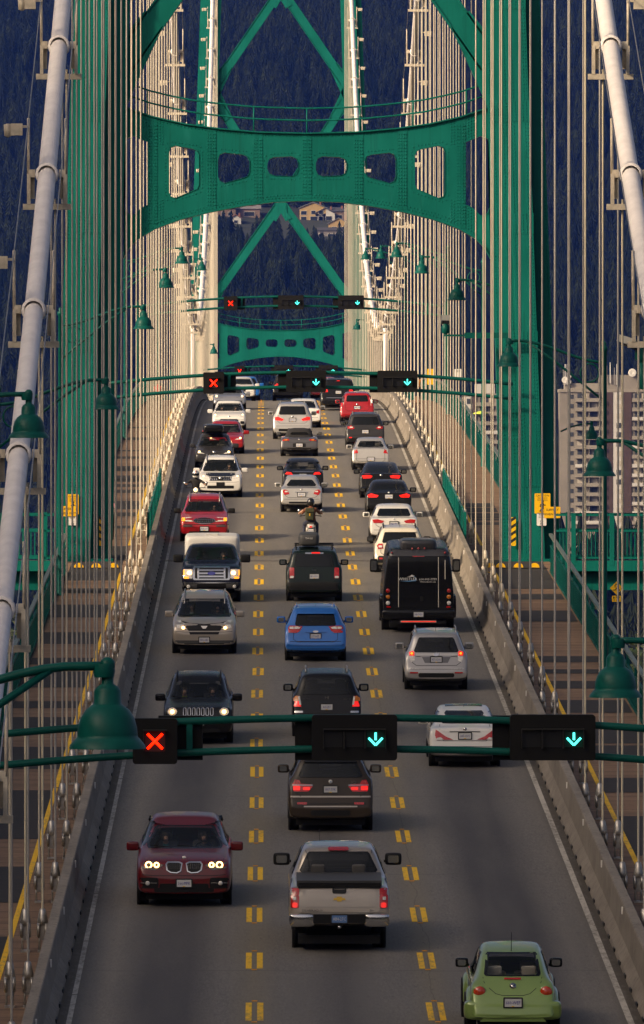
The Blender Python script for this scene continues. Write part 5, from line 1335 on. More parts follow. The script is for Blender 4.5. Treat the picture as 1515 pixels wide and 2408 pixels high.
# navy pickup with a white canopy
top = [(0, .70), (.03, .85), (.08, 1.10), (.14, 1.26), (.5, 1.30), (1.6, 1.31), (1.78, 1.34), (1.86, 1.62), (2.0, 1.76), (2.6, 1.82), (3.2, 1.81), (3.38, 1.76), (3.50, 1.70), (4.12, 1.33), (4.25, 1.28), (4.9, 1.25), (5.35, 1.19), (5.50, 1.08), (5.57, .88), (5.60, .62)]
S_ = dict(L=5.6, W=1.98, H=1.82, top=top, belt=(1.26, 1.22), R=.39, ra=1.1, fo=.98, gc=.40, gb=.93, gt=.74, rf=.09)
c = Car('pickup_truck', 'navy blue pickup with bold chrome grille and white bed canopy', 'pickup', S_, 1413, 498, False, 'p_navy')
c.window(poly4(1.32, 1.71, .84, .68), 'front', 'glass', name='windscreen'); c.side_windows(2.2, 4.0)
c.front(rrect(0, .96, 1.22, .44, .06), 'chrome', 'grille_frame', off=.02); c.front(rrect(0, .96, 1.08, .34, .04), 'black_trim', 'grille', off=.028)
for z in (.86, .96, 1.06): c.front(rrect(0, z, .82, .055, .02), 'chrome', 'grille_bar', off=.045)
for sx in (-1, 1): c.front(rrect(sx * .43, .96, .06, .34, .02), 'chrome', 'grille_post', off=.042)
c.front(ell(0, .96, .13, .055), 'plate_blue', 'badge', off=.065); c.front(rrect(.77, .94, .30, .30, .03), 'light_clear', 'headlight', off=.016, sym=True)
c.lamp_disc(.72, .97, .10, 'head_lit', off=.03); c.front(rrect(.82, .82, .16, .07, .02), 'light_amber_lit', 'turn_signal', off=.03, sym=True); c.front(rrect(.90, .98, .05, .18, .02), 'light_amber_lit', 'turn_signal', off=.035, sym=True)
c.front(rrect(0, .54, 1.92, .26, .05), 'chrome_dark' if False else 'grey_plastic', 'front_bumper', off=.05); c.front(rrect(0, .655, 1.90, .035, .01), 'chrome', 'bumper_trim', off=.06); c.front(rrect(0, .53, .95, .20, .03), 'black_trim', 'bumper_grille', off=.06)
c.lamp_disc(.75, .53, .06, 'light_clear', off=.07, name='fog_lamp'); c.plate(.54, 'CF-1899', 'front'); c.mirrors(m='black_trim', sz=(.27, .12, .22), t_=4.0, z=1.36)
me = rounded('bed_canopy', (1.84, 2.3, .98), 'canopy_white', 2, .05); obj('bed_canopy', me, c.t, (0, .92, 1.53)); MB().box((0, 1.6, 2.03), (.40, .5, .05)).build('roof_vent', 'canopy_white', c.t)
c.finish('dark'); F150 = c
c = frontcar('minivan', 'red minivan with oval chrome grille and amber turn signals', 1272, 481, 'suv', 4.75, 1.84, 1.70, 'p_red', (1.08, 1.50, .74, .60), [(Q((.42, .76), (.82, .78), (.86, .90), (.46, .92)), 'light_clear')], .50, 'AV4-218', cat='minivan', pk=dict(cowl=1.05, wsh=1.0, hood=.585, nose=.49), lit=None, R=.33, mir='black_trim')
c.front(rrect(.78, .84, .13, .12, .03), 'light_amber_lit', 'turn_signal', off=.03, sym=True); c.front(ell(0, .80, .42, .115, 18), 'chrome', 'grille_frame', off=.02); c.front(ell(0, .80, .39, .092, 18), 'black_trim', 'grille', off=.028)
for k in range(-4, 5): c.front(rrect(k * .08, .80, .014, .14 - abs(k) * .012, .004), 'chrome', 'grille_bar', off=.038)
for z in (.77, .83): c.front(rrect(0, z, .70, .012, .004), 'chrome', 'grille_bar', off=.04)
c.front(rrect(.62, .60, .36, .06, .02), 'grey_plastic', 'bumper_slot', off=.01, sym=True); c.seam([(-.92, .655), (.92, .655)], 'front', .02); c.rails(1.0, 3.0, .56); c.finish('dark'); VENT = c
c = frontcar('car', 'white sport utility with black bonnet guard and mesh grille', 1168, 519, 'suv', 4.65, 1.82, 1.66, 'p_white', (1.05, 1.50, .74, .60), [(Q((.52, .78), (.80, .82), (.84, .98), (.60, .90)), 'light_clear')], None, '', pk=dict(cowl=1.15, wsh=.80, hood=.60, nose=.50), lit=(.70, .88, .045), grille=Q((-.46, .70), (.46, .70), (.54, .88), (-.54, .88)), intake=(.44, .12, 1.1), mir='p_white')
c.front(Q((-.62, .93), (-.45, .885), (.45, .885), (.62, .93), (.60, 1.0), (-.60, 1.0)), 'black_gloss', 'bonnet_guard', off=.03)
for sx in (-1, 1):
    for k in range(4): c.front([(sx * x, z) for x, z in Q((.12 + .09 * k, .72), (.17 + .09 * k, .72), (.21 + .09 * k, .86), (.16 + .09 * k, .86))], 'chrome', 'grille_bar', off=.02)
c.badge(.79, 'front', .07); c.front(rrect(0, .56, .34, .15, .02), 'black_trim', 'plate_holder', off=.02); c.rails(1.0, 3.0, .58); c.finish('dark'); ROGUE = c
c = frontcar('car', 'dark grey hatchback with black roof cargo box and lit headlights', 1100, 504, 'suv', 4.45, 1.76, 1.48, 'p_char', (.95, 1.33, .70, .57), [(Q((.42, .66), (.74, .70), (.82, .82), (.60, .80)), 'light_clear')], None, '', pk=dict(cowl=1.20, wsh=.95, hood=.60, nose=.48, rake=.5), lit=(.66, .74, .065), grille=Q((-.30, .60), (.30, .60), (.34, .74), (-.34, .74)), intake=(.40, .14, 1.0), R=.32, mir='p_char')
c.badge(.72, 'front', .065); me = rounded('roof_box', (.95, 1.9, .40), 'black_gloss'); obj('roof_box', me, c.t, (.05, 2.2, 1.72)); 
for y in (1.7, 2.7): MB().box((0, y, 1.52), (1.15, .05, .05)).build('roof_bar', 'black_trim', c.t)
c.finish('dark')
c = frontcar('car', 'bright red hatchback following behind the cargo-box car', 1066, 531, 'suv', 4.45, 1.76, 1.47, 'p_red', (.95, 1.33, .70, .57), [(Q((.42, .66), (.74, .70), (.82, .84), (.60, .80)), 'light_clear')], .46, 'BD2-97T', pk=dict(cowl=1.20, wsh=.95, hood=.60, nose=.48, rake=.5), lit=(.68, .74, .06), grille=Q((-.40, .34), (.40, .34), (.46, .50), (-.46, .50)), R=.32, mir='p_red'); c.finish('dark')
c = frontcar('car', 'white small hatchback with black trapezoid grille and two people inside', 1013, 539, 'suv', 4.05, 1.72, 1.47, 'p_white', (.98, 1.34, .70, .56), [(Q((.50, .72), (.66, .70), (.80, .86), (.76, .93)), 'light_clear')], None, '', pk=dict(cowl=1.05, wsh=.95, hood=.61, nose=.48, rake=.5), lit=(.68, .82, .045), grille=Q((-.40, .42), (.40, .42), (.48, .56), (.40, .62), (-.40, .62), (-.48, .56)), R=.31, mir='p_white')
for z in (.47, .52, .57): c.front(rrect(0, z, .84, .014, .005), 'chrome', 'grille_bar', off=.02)
c.front(rrect(.66, .44, .20, .14, .05), 'black_trim', 'fog_recess', off=.01, sym=True); c.badge(.73, 'front', .05); c.finish('dark'); FIES = c
c = frontcar('car', 'silver-blue low sports coupe with round headlights near the crest', 963, 540, 'sedan', 4.45, 1.83, 1.32, 'p_bluesil', (.88, 1.20, .70, .55), [(ell(.70, .76, .10, .12), 'light_clear')], None, '', pk=dict(cowl=1.25, wsh=.85, hood=.62, nose=.46, trunk=.2, rglass=1.2, th=.66), lit=(.70, .74, .06), R=.33, mir='p_bluesil'); c.front(rrect(.5, .42, .40, .14, .04), 'black_trim', 'side_intake', off=.01, sym=True); c.finish('dark')
c = frontcar('car', 'white sedan at the crest behind the silver-blue coupe', 500, 566, 'sedan', 4.7, 1.82, 1.46, 'p_white', (.98, 1.34, .70, .56), [(Q((.52, .68), (.80, .74), (.80, .84), (.60, .80)), 'light_clear')], None, '', dist=True, lit=(.68, .75, .05), grille=Q((-.30, .58), (.30, .58), (.34, .70), (-.34, .70)), mir='p_white'); c.finish('dark')
c = frontcar('car', 'blue car mostly hidden beyond the crest behind the white sedan', 516, 578, 'suv', 4.3, 1.8, 1.5, 'p_blue', (.98, 1.36, .70, .56), [(Q((.52, .68), (.80, .74), (.80, .84), (.60, .80)), 'light_clear')], None, '', dist=True, mir='p_blue', hole=False); c.finish()

# ---------------------------------------------------------------- middle lane
top = [(0, .72), (.03, .90), (.07, 1.12), (.13, 1.27), (.4, 1.30), (1.2, 1.31), (1.85, 1.32), (1.97, 1.36), (2.06, 1.55), (2.18, 1.80), (2.34, 1.865), (3.0, 1.89), (3.7, 1.87), (3.86, 1.82), (3.98, 1.76), (4.55, 1.32), (4.7, 1.24), (5.3, 1.20), (5.6, 1.12), (5.72, .95), (5.75, .65)]
S_ = dict(L=5.75, W=1.98, H=1.89, top=top, belt=(1.26, 1.22), R=.39, ra=1.20, fo=1.0, gc=.46, gb=.92, gt=.70, rr=.05, tw=.26)
c = Car('pickup_truck', 'champagne silver pickup with black bed cover, nearest in the middle lane', 'pickup', S_, 2228, 797, True, 'p_champ') if False else Car('pickup_truck', 'champagne silver pickup with black bed cover, nearest in the middle lane', 'pickup', S_, 2226, 797, True, 'p_champ')
c.window(poly4(1.37, 1.76, .76, .61), 'rear', 'glass_tint'); c.window(poly4(1.34, 1.78, .80, .66), 'front', 'glass_thin', name='windscreen'); c.side_windows(2.35, 4.3)
b = MB(); b.box2((-.82, .20, 1.27), (.82, 1.98, 1.375)); b.build('bed_cover', 'grey_plastic', c.t); MB().box2((-.79, .13, 1.24), (.79, .22, 1.335)).build('bed_cover_edge', 'black_trim', c.t)
c.rear(rrect(0, 1.03, 1.56, .50, .03), 'p_champ', 'tailgate', off=.030); c.rear(rrect(0, 1.05, 1.40, .34, .08), 'p_champ', 'tailgate_panel', off=.042); c.rear(rrect(0, 1.20, .27, .115, .03), 'black_trim', 'tailgate_handle', off=.055)
c.rear(Q((-.12, 1.015), (-.05, 1.015), (-.04, .99), (.04, .99), (.05, 1.015), (.12, 1.015), (.105, 1.055), (.055, 1.055), (.045, 1.082), (-.045, 1.082), (-.055, 1.055), (-.105, 1.055)), 'gold', 'badge', off=.055)
c.rear(rrect(.855, 1.05, .165, .37, .03), 'light_red', 'tail_light', off=.035, sym=True); c.rear(rrect(.865, 1.05, .06, .06, .01), 'light_clear', 'reverse_light', off=.05, sym=True)
c.rear(rrect(.855, .92, .10, .10, .03), 'light_red_lit', 'tail_light_bulb', off=.048, sym=True)
b = MB()
for sx in (-1, 1): 
    me = rounded('bumper_end', (.50, .22, .27), 'chrome'); obj('bumper_end', me, c.t, (sx * .72, .02, .63))
MB().box((0, .05, .66), (1.0, .24, .17)).build('bumper_step', 'black_trim', c.t); MB().box((0, .02, .52), (.10, .2, .08)).build('tow_hitch', 'black_trim', c.t); MB().lathe([(.001, .03), (.03, .02), (.03, -.02), (.001, -.03)], (0, -.09, .50), 10).build('hitch_ball', 'chrome', c.t)
c.plate(.66, 'AB4-27C', blue=True).location.y = -.085
c.rear(rrect(0, 1.815, .40, .06, .025), 'light_red', 'brake_light', off=.06); c.word('SILVERADO', -.52, .815, .062, sq=1.25).location.y -= .03; c.word('Z71', .62, .815, .05).location.y -= .03
for sx in (-1, 1): c.seam([(sx * .645, 1.78), (sx * .625, 1.90)], 'rear', .02)
c.mirrors(m='black_trim', sz=(.27, .12, .20), t_=4.35, z=1.42); c.antenna(4.9, .75, -.35, .0); c.finish('dark')
c = rearcar('car', 'dark brown sport utility with wide red tail lights, behind the champagne pickup', 1950, 777, 'suv', 4.85, 1.93, 1.74, 'p_brown', (1.22, 1.56, .72, .60), [(Q((.40, 1.02), (.50, .91), (.82, .91), (.86, 1.06), (.80, 1.17), (.70, 1.16), (.66, 1.08), (.44, 1.07)), 'light_red')], .96, '897-TFK', belt=(1.20, 1.10), R=.38, interior='dark', bumper=(.44, .12, .46))
c.rear(rrect(.76, .99, .16, .10, .02), 'light_red_lit', 'tail_light_bulb', off=.03, sym=True); c.rear(rrect(.54, .98, .16, .07, .02), 'light_red_lit', 'tail_light_bulb', off=.03, sym=True); c.rear(rrect(.63, 1.055, .46, .012, .004), 'chrome', 'light_trim', off=.03, sym=True)
c.rear(rrect(0, .96, .56, .22, .04), 'p_brown', 'plate_recess', off=.008); c.rear(rrect(.64, .655, .22, .05, .015), 'light_red', 'reflector', off=.012, sym=True); c.seam([(-.90, .80), (.90, .80)], 'rear', .035, 'p_champ', 'bumper_crease'); c.seam([(-.60, .585), (.60, .585)], 'rear', .03, 'p_champ', 'bumper_crease')
c.badge(1.13, r=.042, m='sign_white', text='B', tm='logo_blue'); c.word('X5', .52, 1.11, .08, sq=1.3); c.exhaust(.65, .44, .045); c.rails(1.0, 3.2, .55); c.rear(poly4(1.55, 1.60, .60, .57, .02), 'black_gloss', 'roof_spoiler', off=.05); c.finish('dark')
c = rearcar('car', 'black sport utility with amber-topped tail lights behind the central signal', 1730, 768, 'suv', 4.50, 1.80, 1.70, 'p_black', (1.12, 1.53, .66, .54), [(Q((.66, .81), (.84, .81), (.86, 1.0), (.78, 1.08), (.70, 1.07)), 'light_red_lit')], .80, '865-JIU', belt=(1.10, 1.04), R=.36, interior='dark')
c.rear(Q((.72, .95), (.85, .95), (.86, 1.02), (.78, 1.085), (.72, 1.07)), 'light_amber', 'turn_signal', off=.03, sym=True); c.rear(Q((.655, .86), (.70, .86), (.735, 1.06), (.69, 1.08)), 'light_clear', 'reverse_light', off=.034, sym=True)
c.word('H', 0, 1.03, .11, sq=1.4); c.word('HYUNDAI', -.52, 1.00, .035, sq=1.3); c.word('SANTA FE', .52, 1.00, .035, sq=1.3); c.rails(1.0, 3.0, .53, h=.08); c.rear(rrect(.72, .68, .22, .05, .02), 'chrome', 'bumper_trim', off=.02, sym=True); c.finish('dark')
c = rearcar('car', 'bright blue hatchback with red and white wraparound tail lights', 1552, 742, 'suv', 4.40, 1.83, 1.62, 'p_blue', (1.05, 1.385, .60, .55), [(Q((.38, 1.03), (.46, .90), (.55, .845), (.79, .85), (.81, .98), (.76, 1.05), (.58, 1.05)), 'light_red')], .745, 'DT4-87L', belt=(1.06, 1.0), R=.32, interior='dark', bumper=(.34, .10, .80), pk=dict(rake=.45, cowl=1.0, wsh=1.0))
c.rear(Q((.44, 1.005), (.48, .965), (.62, .955), (.62, 1.025), (.54, 1.03)), 'light_clear', 'reverse_light', off=.03, sym=True); c.rear(Q((.64, .955), (.76, .965), (.76, 1.02), (.64, 1.025)), 'light_clear', 'reverse_light', off=.03, sym=True)
c.rear(rrect(0, .885, .62, .05, .02), 'p_blue', 'hatch_handle', off=.03); c.rear(ell(0, .885, .085, .032), 'chrome', 'badge', off=.05); c.rear(Q((-.34, .67), (.34, .67), (.40, .83), (-.40, .83)), 'p_blue', 'plate_recess', off=.005)
c.word('HYBRID', .50, .60, .03); c.word('C-MAX', -.50, .60, .035); c.rails(1.0, 2.9, .55, 'p_blue', .03); c.antenna(1.05, .10); c.rear(poly4(1.385, 1.45, .57, .55, .02), 'p_blue', 'roof_spoiler', off=.06); c.seam([(-.90, .50), (.90, .50)], 'rear', .03, 'p_blue', 'bumper_crease', .02); c.finish('dark')
c = rearcar('car', 'dark green sport utility with grey roof cargo box', 1412, 739, 'suv', 4.70, 1.86, 1.74, 'p_dkgreen', (1.15, 1.56, .65, .60), [(rrect(.735, .945, .155, .35, .03), 'light_red')], .84, 'BC-1991', belt=(1.14, 1.06), R=.37, bumper=(.52, .26, .96), pk=dict(rake=.2), gt=.76)
c.rear(rrect(.735, .815, .12, .07, .02), 'light_clear', 'reverse_light', off=.03, sym=True); c.word('Jeep', 0, 1.05, .09); c.rails(.9, 3.0, .60, 'black_trim', .08); c.rear(rrect(.05, 1.60, .28, .035, .01), 'light_red_lit', 'brake_light', off=.05); c.rear(rrect(0, 1.585, .6, .05, .015), 'chrome', 'spoiler_trim', off=.03)
me = rounded('roof_box', (.70, 1.7, .46), 'grey_plastic'); o = obj('roof_box', me, c.t, (-.17, 1.7, 1.98)); obj('box_lettering', text_mesh('THULE', .08, 'sign_white', .003), o, (0, -.86, .06))
for y in (1.3, 2.3): MB().box((0, y, 1.80), (1.28, .05, .04)).build('roof_bar', 'black_trim', c.t)
c.finish()
c = rearcar('car', 'silver compact sedan directly ahead of the motorcycle pair', 1203, 709, 'sedan', 4.30, 1.69, 1.45, 'p_silver', (1.03, 1.27, .59, .46), [(Q((.48, .74), (.68, .70), (.76, .84), (.70, .92), (.54, .88)), 'light_red')], .72, 'FF3-30J', belt=(.98, .90), R=.31, interior='dark', pk=dict(th=.69)); c.badge(.92, r=.035); c.rear(rrect(0, .82, .52, .02, .008), 'chrome', 'trunk_trim', off=.02); c.rear(rrect(.60, .84, .12, .05, .02), 'light_clear', 'reverse_light', off=.03, sym=True); c.rear(rrect(0, .40, 1.0, .07, .02), 'black_trim', 'lower_bumper', off=.006); c.finish('dark')
c = rearcar('car', 'black coupe with pale rear window ahead of the silver compact sedan', 1158, 712.6, 'sedan', 4.65, 1.74, 1.41, 'p_black', (.97, 1.26, .62, .50), [(Q((.42, .78), (.74, .80), (.78, .90), (.50, .88)), 'light_red_lit')], .74, 'JK4-02B', belt=(.92, .86), R=.32, glass='glass_thin', interior='dark', pk=dict(th=.68, trunk=.6, rglass=.9)); c.rear(rrect(0, .90, .9, .03, .01), 'chrome', 'trunk_trim', off=.02); c.finish('dark')
# grey roadster with black soft top
top = [(0, .44), (.03, .55), (.06, .66), (.10, .78), (.16, .84), (.5, .90), (.9, .90), (1.9, .88), (2.4, .87), (2.8, .86), (3.5, .78), (3.9, .68), (4.05, .58), (4.13, .42)]
S_ = dict(L=4.13, W=1.75, H=.90, top=top, belt=(1.2, 1.2), R=.31, rf=.2)
c = Car('sports_car', 'grey two-seat roadster with black fabric roof', 'sports car', S_, 1072, 704, True, 'p_grey')
b = MB(); secs = []
for y, zt, wt_, wb_ in ((.78, .93, .50, .60), (.95, 1.10, .50, .63), (1.25, 1.24, .47, .65), (1.6, 1.27, .46, .66), (2.0, 1.25, .48, .66), (2.15, 1.19, .52, .66), (2.2, .86, .60, .66)):
    secs.append([(-wb_, y, .86), (-lerp(wb_, wt_, .7), y, lerp(.86, zt, .7)), (-wt_, y, zt - .04), (-wt_ * .5, y, zt), (wt_ * .5, y, zt), (wt_, y, zt - .04), (lerp(wb_, wt_, .7), y, lerp(.86, zt, .7)), (wb_, y, .86)])
b.add([p for s_ in secs for p in s_], [(i * 8 + j, i * 8 + j + 1, i * 8 + 9 + j, i * 8 + 8 + j) for i in range(len(secs) - 1) for j in range(7)] + [tuple(range(8))], True); st_ = b.build('soft_top', 'soft_top', c.t)
MB().prism(poly4(1.0, 1.10, .42, .37, .03), .80, .815, 'Y').build('rear_window', 'glass_dark', st_)
MB().prism([(-.62, .90), (.62, .90), (.52, 1.22), (-.52, 1.22)], 2.17, 2.19, 'Y').build('windscreen', 'glass_dark', c.t)
c.rear(Q((.46, .74), (.78, .72), (.80, .80), (.70, .83), (.48, .81)), 'light_red', 'tail_light', off=.014, sym=True); c.rear(rrect(.62, .775, .14, .06, .02), 'light_amber', 'turn_signal', off=.025, sym=True); c.rear(rrect(0, .53, .60, .17, .03), 'black_trim', 'plate_recess', off=.006); c.plate(.53, 'CV8-14N'); c.exhaust(.42, .36, .06); c.mirrors(m='p_grey', t_=2.35, z=.98, sz=(.18, .1, .13)); c.badge(.79, r=.03); c.seam([(-.60, .83), (-.48, .66), (.48, .66), (.60, .83)], 'rear', .01); c.rear(rrect(0, .36, 1.1, .09, .03), 'black_trim', 'diffuser', off=.005); c.finish()
c = rearcar('car', 'silver sport utility with pointed red tail lights, middle lane past the roadster', 1032, 688, 'suv', 4.80, 1.93, 1.78, 'p_silver', (1.20, 1.60, .66, .58), [(Q((.42, .98), (.50, .90), (.84, .94), (.86, 1.08), (.70, 1.10)), 'light_red_lit')], .95, 'EA7-58F', belt=(1.18, 1.08), R=.37, bumper=(.46, .12, .7)); c.badge(1.10, r=.05); c.rails(.9, 3.0, .58); c.finish()
c = rearcar('car', 'white car peeking out right of the silver sport utility', 1005, 714, 'sedan', 4.50, 1.78, 1.45, 'p_white', (1.0, 1.32, .62, .52), [(Q((.60, .74), (.78, .72), (.80, .92), (.66, .86)), 'light_red')], .78, 'CL2-61K', R=.32); c.finish()
c = rearcar('car', 'black crossover at the crest under the middle signal', 503, 677, 'suv', 4.5, 1.84, 1.64, 'p_black', (1.08, 1.42, .62, .54), [(Q((.56, .94), (.80, .90), (.84, 1.03), (.62, 1.04)), 'light_red_lit')], .92, 'DB9-77P', dist=True, R=.34); c.finish()

# ---------------------------------------------------------------- right-hand lane
# lime green rounded car
Lb = 4.08
top = [(0, .36), (.02, .44), (.05, .53), (.10, .64), (.18, .76), (.28, .87), (.42, .99), (.62, 1.13), (.85, 1.27), (1.15, 1.39), (1.5, 1.46), (1.9, 1.485), (2.2, 1.46), (2.45, 1.39), (2.6, 1.33), (3.05, 1.0), (3.15, .96), (3.5, .90), (3.75, .80), (3.95, .66), (4.04, .52), (4.08, .40)]
S_ = dict(L=Lb, W=1.52, H=1.485, top=top, belt=(.86, .92), R=.32, ra=.80, gb=.90, gt=.70, rr=.10, rf=.35, tout=.085, gc=.20, tw=.20, seat=2.0)
c = Car('car', 'lime green rounded retro hatchback with round tail lights, nearest in right lane', 'car', S_, 2424, 1204, True, 'p_beetle')
c.window(poly4(1.00, 1.36, .50, .455, .03), 'rear', 'glass_thin', frit=.06); c.window(poly4(1.05, 1.36, .58, .50), 'front', 'glass_thin', name='windscreen'); c.side_windows(1.0, 2.75, .96, tail=.30, nose=.5)
for y in (.80, Lb - .88):
    for sx in (-1, 1):
        b = MB(); n = 16; rows = []
        for i in range(n + 1):
            a = math.pi * i / n; row = []
            for j in range(7):
                f = math.pi * j / 12; rr = .36 + .14 * math.cos(f); xx = sx * (.60 + .215 * math.sin(f)); row.append((xx, y - (rr + (.12 if y < 2 and a < 1.4 else 0) * math.cos(a)) * math.cos(a) * 1.12, .30 + rr * math.sin(a) * 1.07))
            rows.append(row)
        b.add([p for r in rows for p in r], [(i * 7 + j, i * 7 + j + 1, (i + 1) * 7 + j + 1, (i + 1) * 7 + j) for i in range(n) for j in range(6)], True); b.build('fender', 'p_beetle', c.t)
for sx in (-1, 1):
    b = MB(); b.lathe([(.001, -.045), (.05, -.04), (.09, -.022), (.108, .0), (.112, .06)], n=20, axis='Y'); o = b.build('tail_light', 'light_orange', c.t, (sx * .585, .19, .74)); b = MB(); b.lathe([(.106, .0), (.122, -.002), (.122, .06)], n=20, axis='Y'); b.build('light_rim', 'p_beetle', o)
    MB().lathe([(.001, -.02), (.032, -.015), (.034, .03)], (sx * .76, .12, .545), 12, 'Y').build('reflector', 'light_red', c.t)
me = rounded('rear_bumper', (1.74, .52, .40), 'p_beetle'); obj('rear_bumper', me, c.t, (0, .30, .43)); MB().prism(Q((-.58, .24), (.58, .24), (.50, .345), (-.50, .345)), .02, .12, 'Y').build('bumper_valance', 'p_beetle', c.t)
c.plate(.575, '660-WEF').location.y = .025
o = c.badge(.85, r=.055, text='VW', tm='black_trim'); o.location.y -= .012; o.rotation_euler = (R(-30), 0, 0)
c.rear(rrect(0, .965, .30, .03, .012), 'light_red', 'brake_light', off=.02); c.seam([(-.52, .985), (-.50, .90), (-.40, .80), (-.30, .72), (-.18, .69), (.18, .69), (.30, .72), (.40, .80), (.50, .90), (.52, .985)], 'rear', .010)
c.mirrors(m='black_gloss', t_=2.62, z=1.02, sz=(.19, .1, .14)); c.antenna(1.15, .34, 0, -.25); c.exhaust(.52, .27, .03)
for sx in (-1, 1): c.seam([(sx * .48, 1.38), (sx * .52, 1.18), (sx * .545, .98)], 'rear', .012, 'p_beetle', 'pillar_ridge', .012)
c.finish('beige')
c = rearcar('car', 'white sedan with slanted red tail lights and glass roof, behind the gantry', 1800, 1092, 'sedan', 4.65, 1.78, 1.44, 'p_white', (1.06, 1.33, .58, .48), [(Q((.29, .70), (.58, .69), (.69, .68), (.74, .80), (.72, .94), (.66, .91), (.48, .78)), 'light_red')], .79, '387-XVS', belt=(.96, .88), R=.33, interior='dark', pk=dict(th=.70, trunk=.35, rglass=1.0), bumper=(.40, .15, .92))
c.rear(Q((.52, .70), (.70, .69), (.70, .74), (.60, .76)), 'light_clear', 'reverse_light', off=.03, sym=True); c.rear(rrect(0, .89, .76, .018, .006), 'black_trim', 'trunk_handle_gap', off=.012); c.badge(.95, r=.045); c.rear(rrect(0, .45, .90, .05, .02), 'p_champ', 'bumper_trim', off=.03); c.rear(rrect(.58, .42, .15, .06, .02), 'chrome', 'exhaust_pipe', off=.03, sym=True); c.rear(rrect(.58, .42, .12, .04, .015), 'black_trim', 'exhaust_opening', off=.04, sym=True)
for v in (1.75, 2.45): c.patch([(-.46, v), (.46, v), (.46, v + .55), (-.46, v + .55)], 'glass_dark', 'roof_glass', 'top', off=.012)
c.antenna(1.65, .06); c.finish('dark')
c = rearcar('car', 'silver-grey estate with roof rails and lit brake lights', 1620, 1025, 'suv', 4.55, 1.78, 1.66, 'p_dksil', (1.07, 1.47, .62, .50), [(Q((.60, .84), (.70, .80), (.74, .90), (.76, 1.07), (.66, 1.12), (.60, 1.08)), 'light_clear')], .87, '871-SXA', belt=(1.06, 1.0), R=.34, interior='dark', bumper=(.44, .12, .56))
c.rear(Q((.61, .98), (.745, .98), (.76, 1.07), (.66, 1.115), (.61, 1.08)), 'light_red_lit', 'brake_light', off=.03, sym=True); c.lamp_disc(.68, 1.04, .035, 'light_amber_lit', 'rear', off=.05, name='brake_light_bulb'); c.rear(rrect(0, 1.01, 1.14, .07, .02), 'p_silver', 'hatch_trim', off=.02); c.rear(ell(0, 1.01, .085, .045), 'chrome', 'badge', off=.04); c.rear(Q((-.32, .78), (.32, .78), (.40, .94), (-.40, .94)), 'p_grey', 'plate_recess', off=.008); c.rear(rrect(.62, .51, .23, .04, .015), 'light_red', 'reflector', off=.014, sym=True)
c.seam([(-.84, .63), (.84, .63)], 'rear', .03, 'p_silver', 'bumper_crease'); c.word('SUBARU', -.5, .955, .04); c.word('FORESTER', .5, .955, .04); c.rails(.75, 2.9, .56, 'steel_grey', .09); c.antenna(.9, .15); c.finish('dark')
# black shuttle bus
top = [(0, .62), (.03, .9), (.05, 1.6), (.07, 2.2), (.11, 2.45), (.20, 2.60), (.5, 2.66), (3.0, 2.70), (5.2, 2.66), (5.5, 2.5), (5.7, 2.1), (6.1, 1.5), (6.3, 1.35), (6.9, 1.2), (7.1, 1.0), (7.2, .7)]
S_ = dict(L=7.2, W=2.20, H=2.70, top=top, belt=(1.5, 1.4), R=.40, ra=1.7, gc=.42, gb=.98, gt=.86, rr=.02, tw=.5, tout=.08)
c = Car('shuttle_bus', 'black shuttle bus with shop logo and phone number on its rear doors', 'bus', S_, 1480, 982, True, 'p_black')
me = rounded('roof_fairing', (1.16, 1.5, .42), 'bus_roof'); obj('roof_fairing', me, c.t, (0, .9, 2.68)); c.rear(poly4(2.36, 2.56, 1.0, .92, .05), 'bus_roof', 'roof_cap', off=.05)
for sx in (-1, 1): c.rear(rrect(sx * .305, 1.56, .60, 1.56, .02), 'black_gloss', 'rear_door', off=.03)
for x in (-.615, .615): c.rear(rrect(x, 1.56, .022, 1.54, .008), 'silver_strip', 'door_trim', off=.04)
c.rear(rrect(.82, 1.95, .025, .60, .01), 'silver_strip', 'door_trim', off=.03); c.rear(rrect(.10, 1.05, .10, .16, .03), 'black_trim', 'door_handle', off=.05)
for z, m_ in ((1.30, 'light_red'), (1.11, 'light_amber'), (.92, 'light_clear')): c.lamp_disc(.94, z, .065, m_, 'rear', .05, 'tail_light')
c.rear(rrect(.92, .80, .13, .05, .02), 'light_red', 'reflector', off=.04, sym=True)
for x, z in ((-.19, 2.56), (0, 2.57), (.19, 2.57), (-.82, 2.44), (.82, 2.44)): MB().lathe([(.001, -.02), (.03, -.015), (.032, .04)], (x, .06, z + .03), 10, 'Y').build('marker_light', 'light_red', c.t)
c.rear(rrect(0, 2.36, .36, .03, .01), 'light_red', 'brake_light', off=.07)
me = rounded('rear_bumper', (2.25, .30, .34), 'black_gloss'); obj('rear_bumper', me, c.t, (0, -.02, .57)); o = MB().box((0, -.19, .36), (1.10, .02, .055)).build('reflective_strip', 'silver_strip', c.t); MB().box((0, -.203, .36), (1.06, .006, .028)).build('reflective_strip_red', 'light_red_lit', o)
t_ = c.plate(.58, 'HB-7429'); t_.location.y = -.185; MB().box((0, -.02, .33), (1.7, .12, .10)).build('rear_step', 'black_trim', c.t)
for sx in (-1, 1): me = shared('bus_fender', lambda: rounded('fender', (.20, 1.30, .72), 'black_gloss')); obj('fender', me, c.t, (sx * 1.10, 1.7, .74))
lg = c.word('WHISTLER', -.33, 1.66, .125, m='sign_white', sq=.98); lg.location.y = -.04; lg.location.z = 1.66
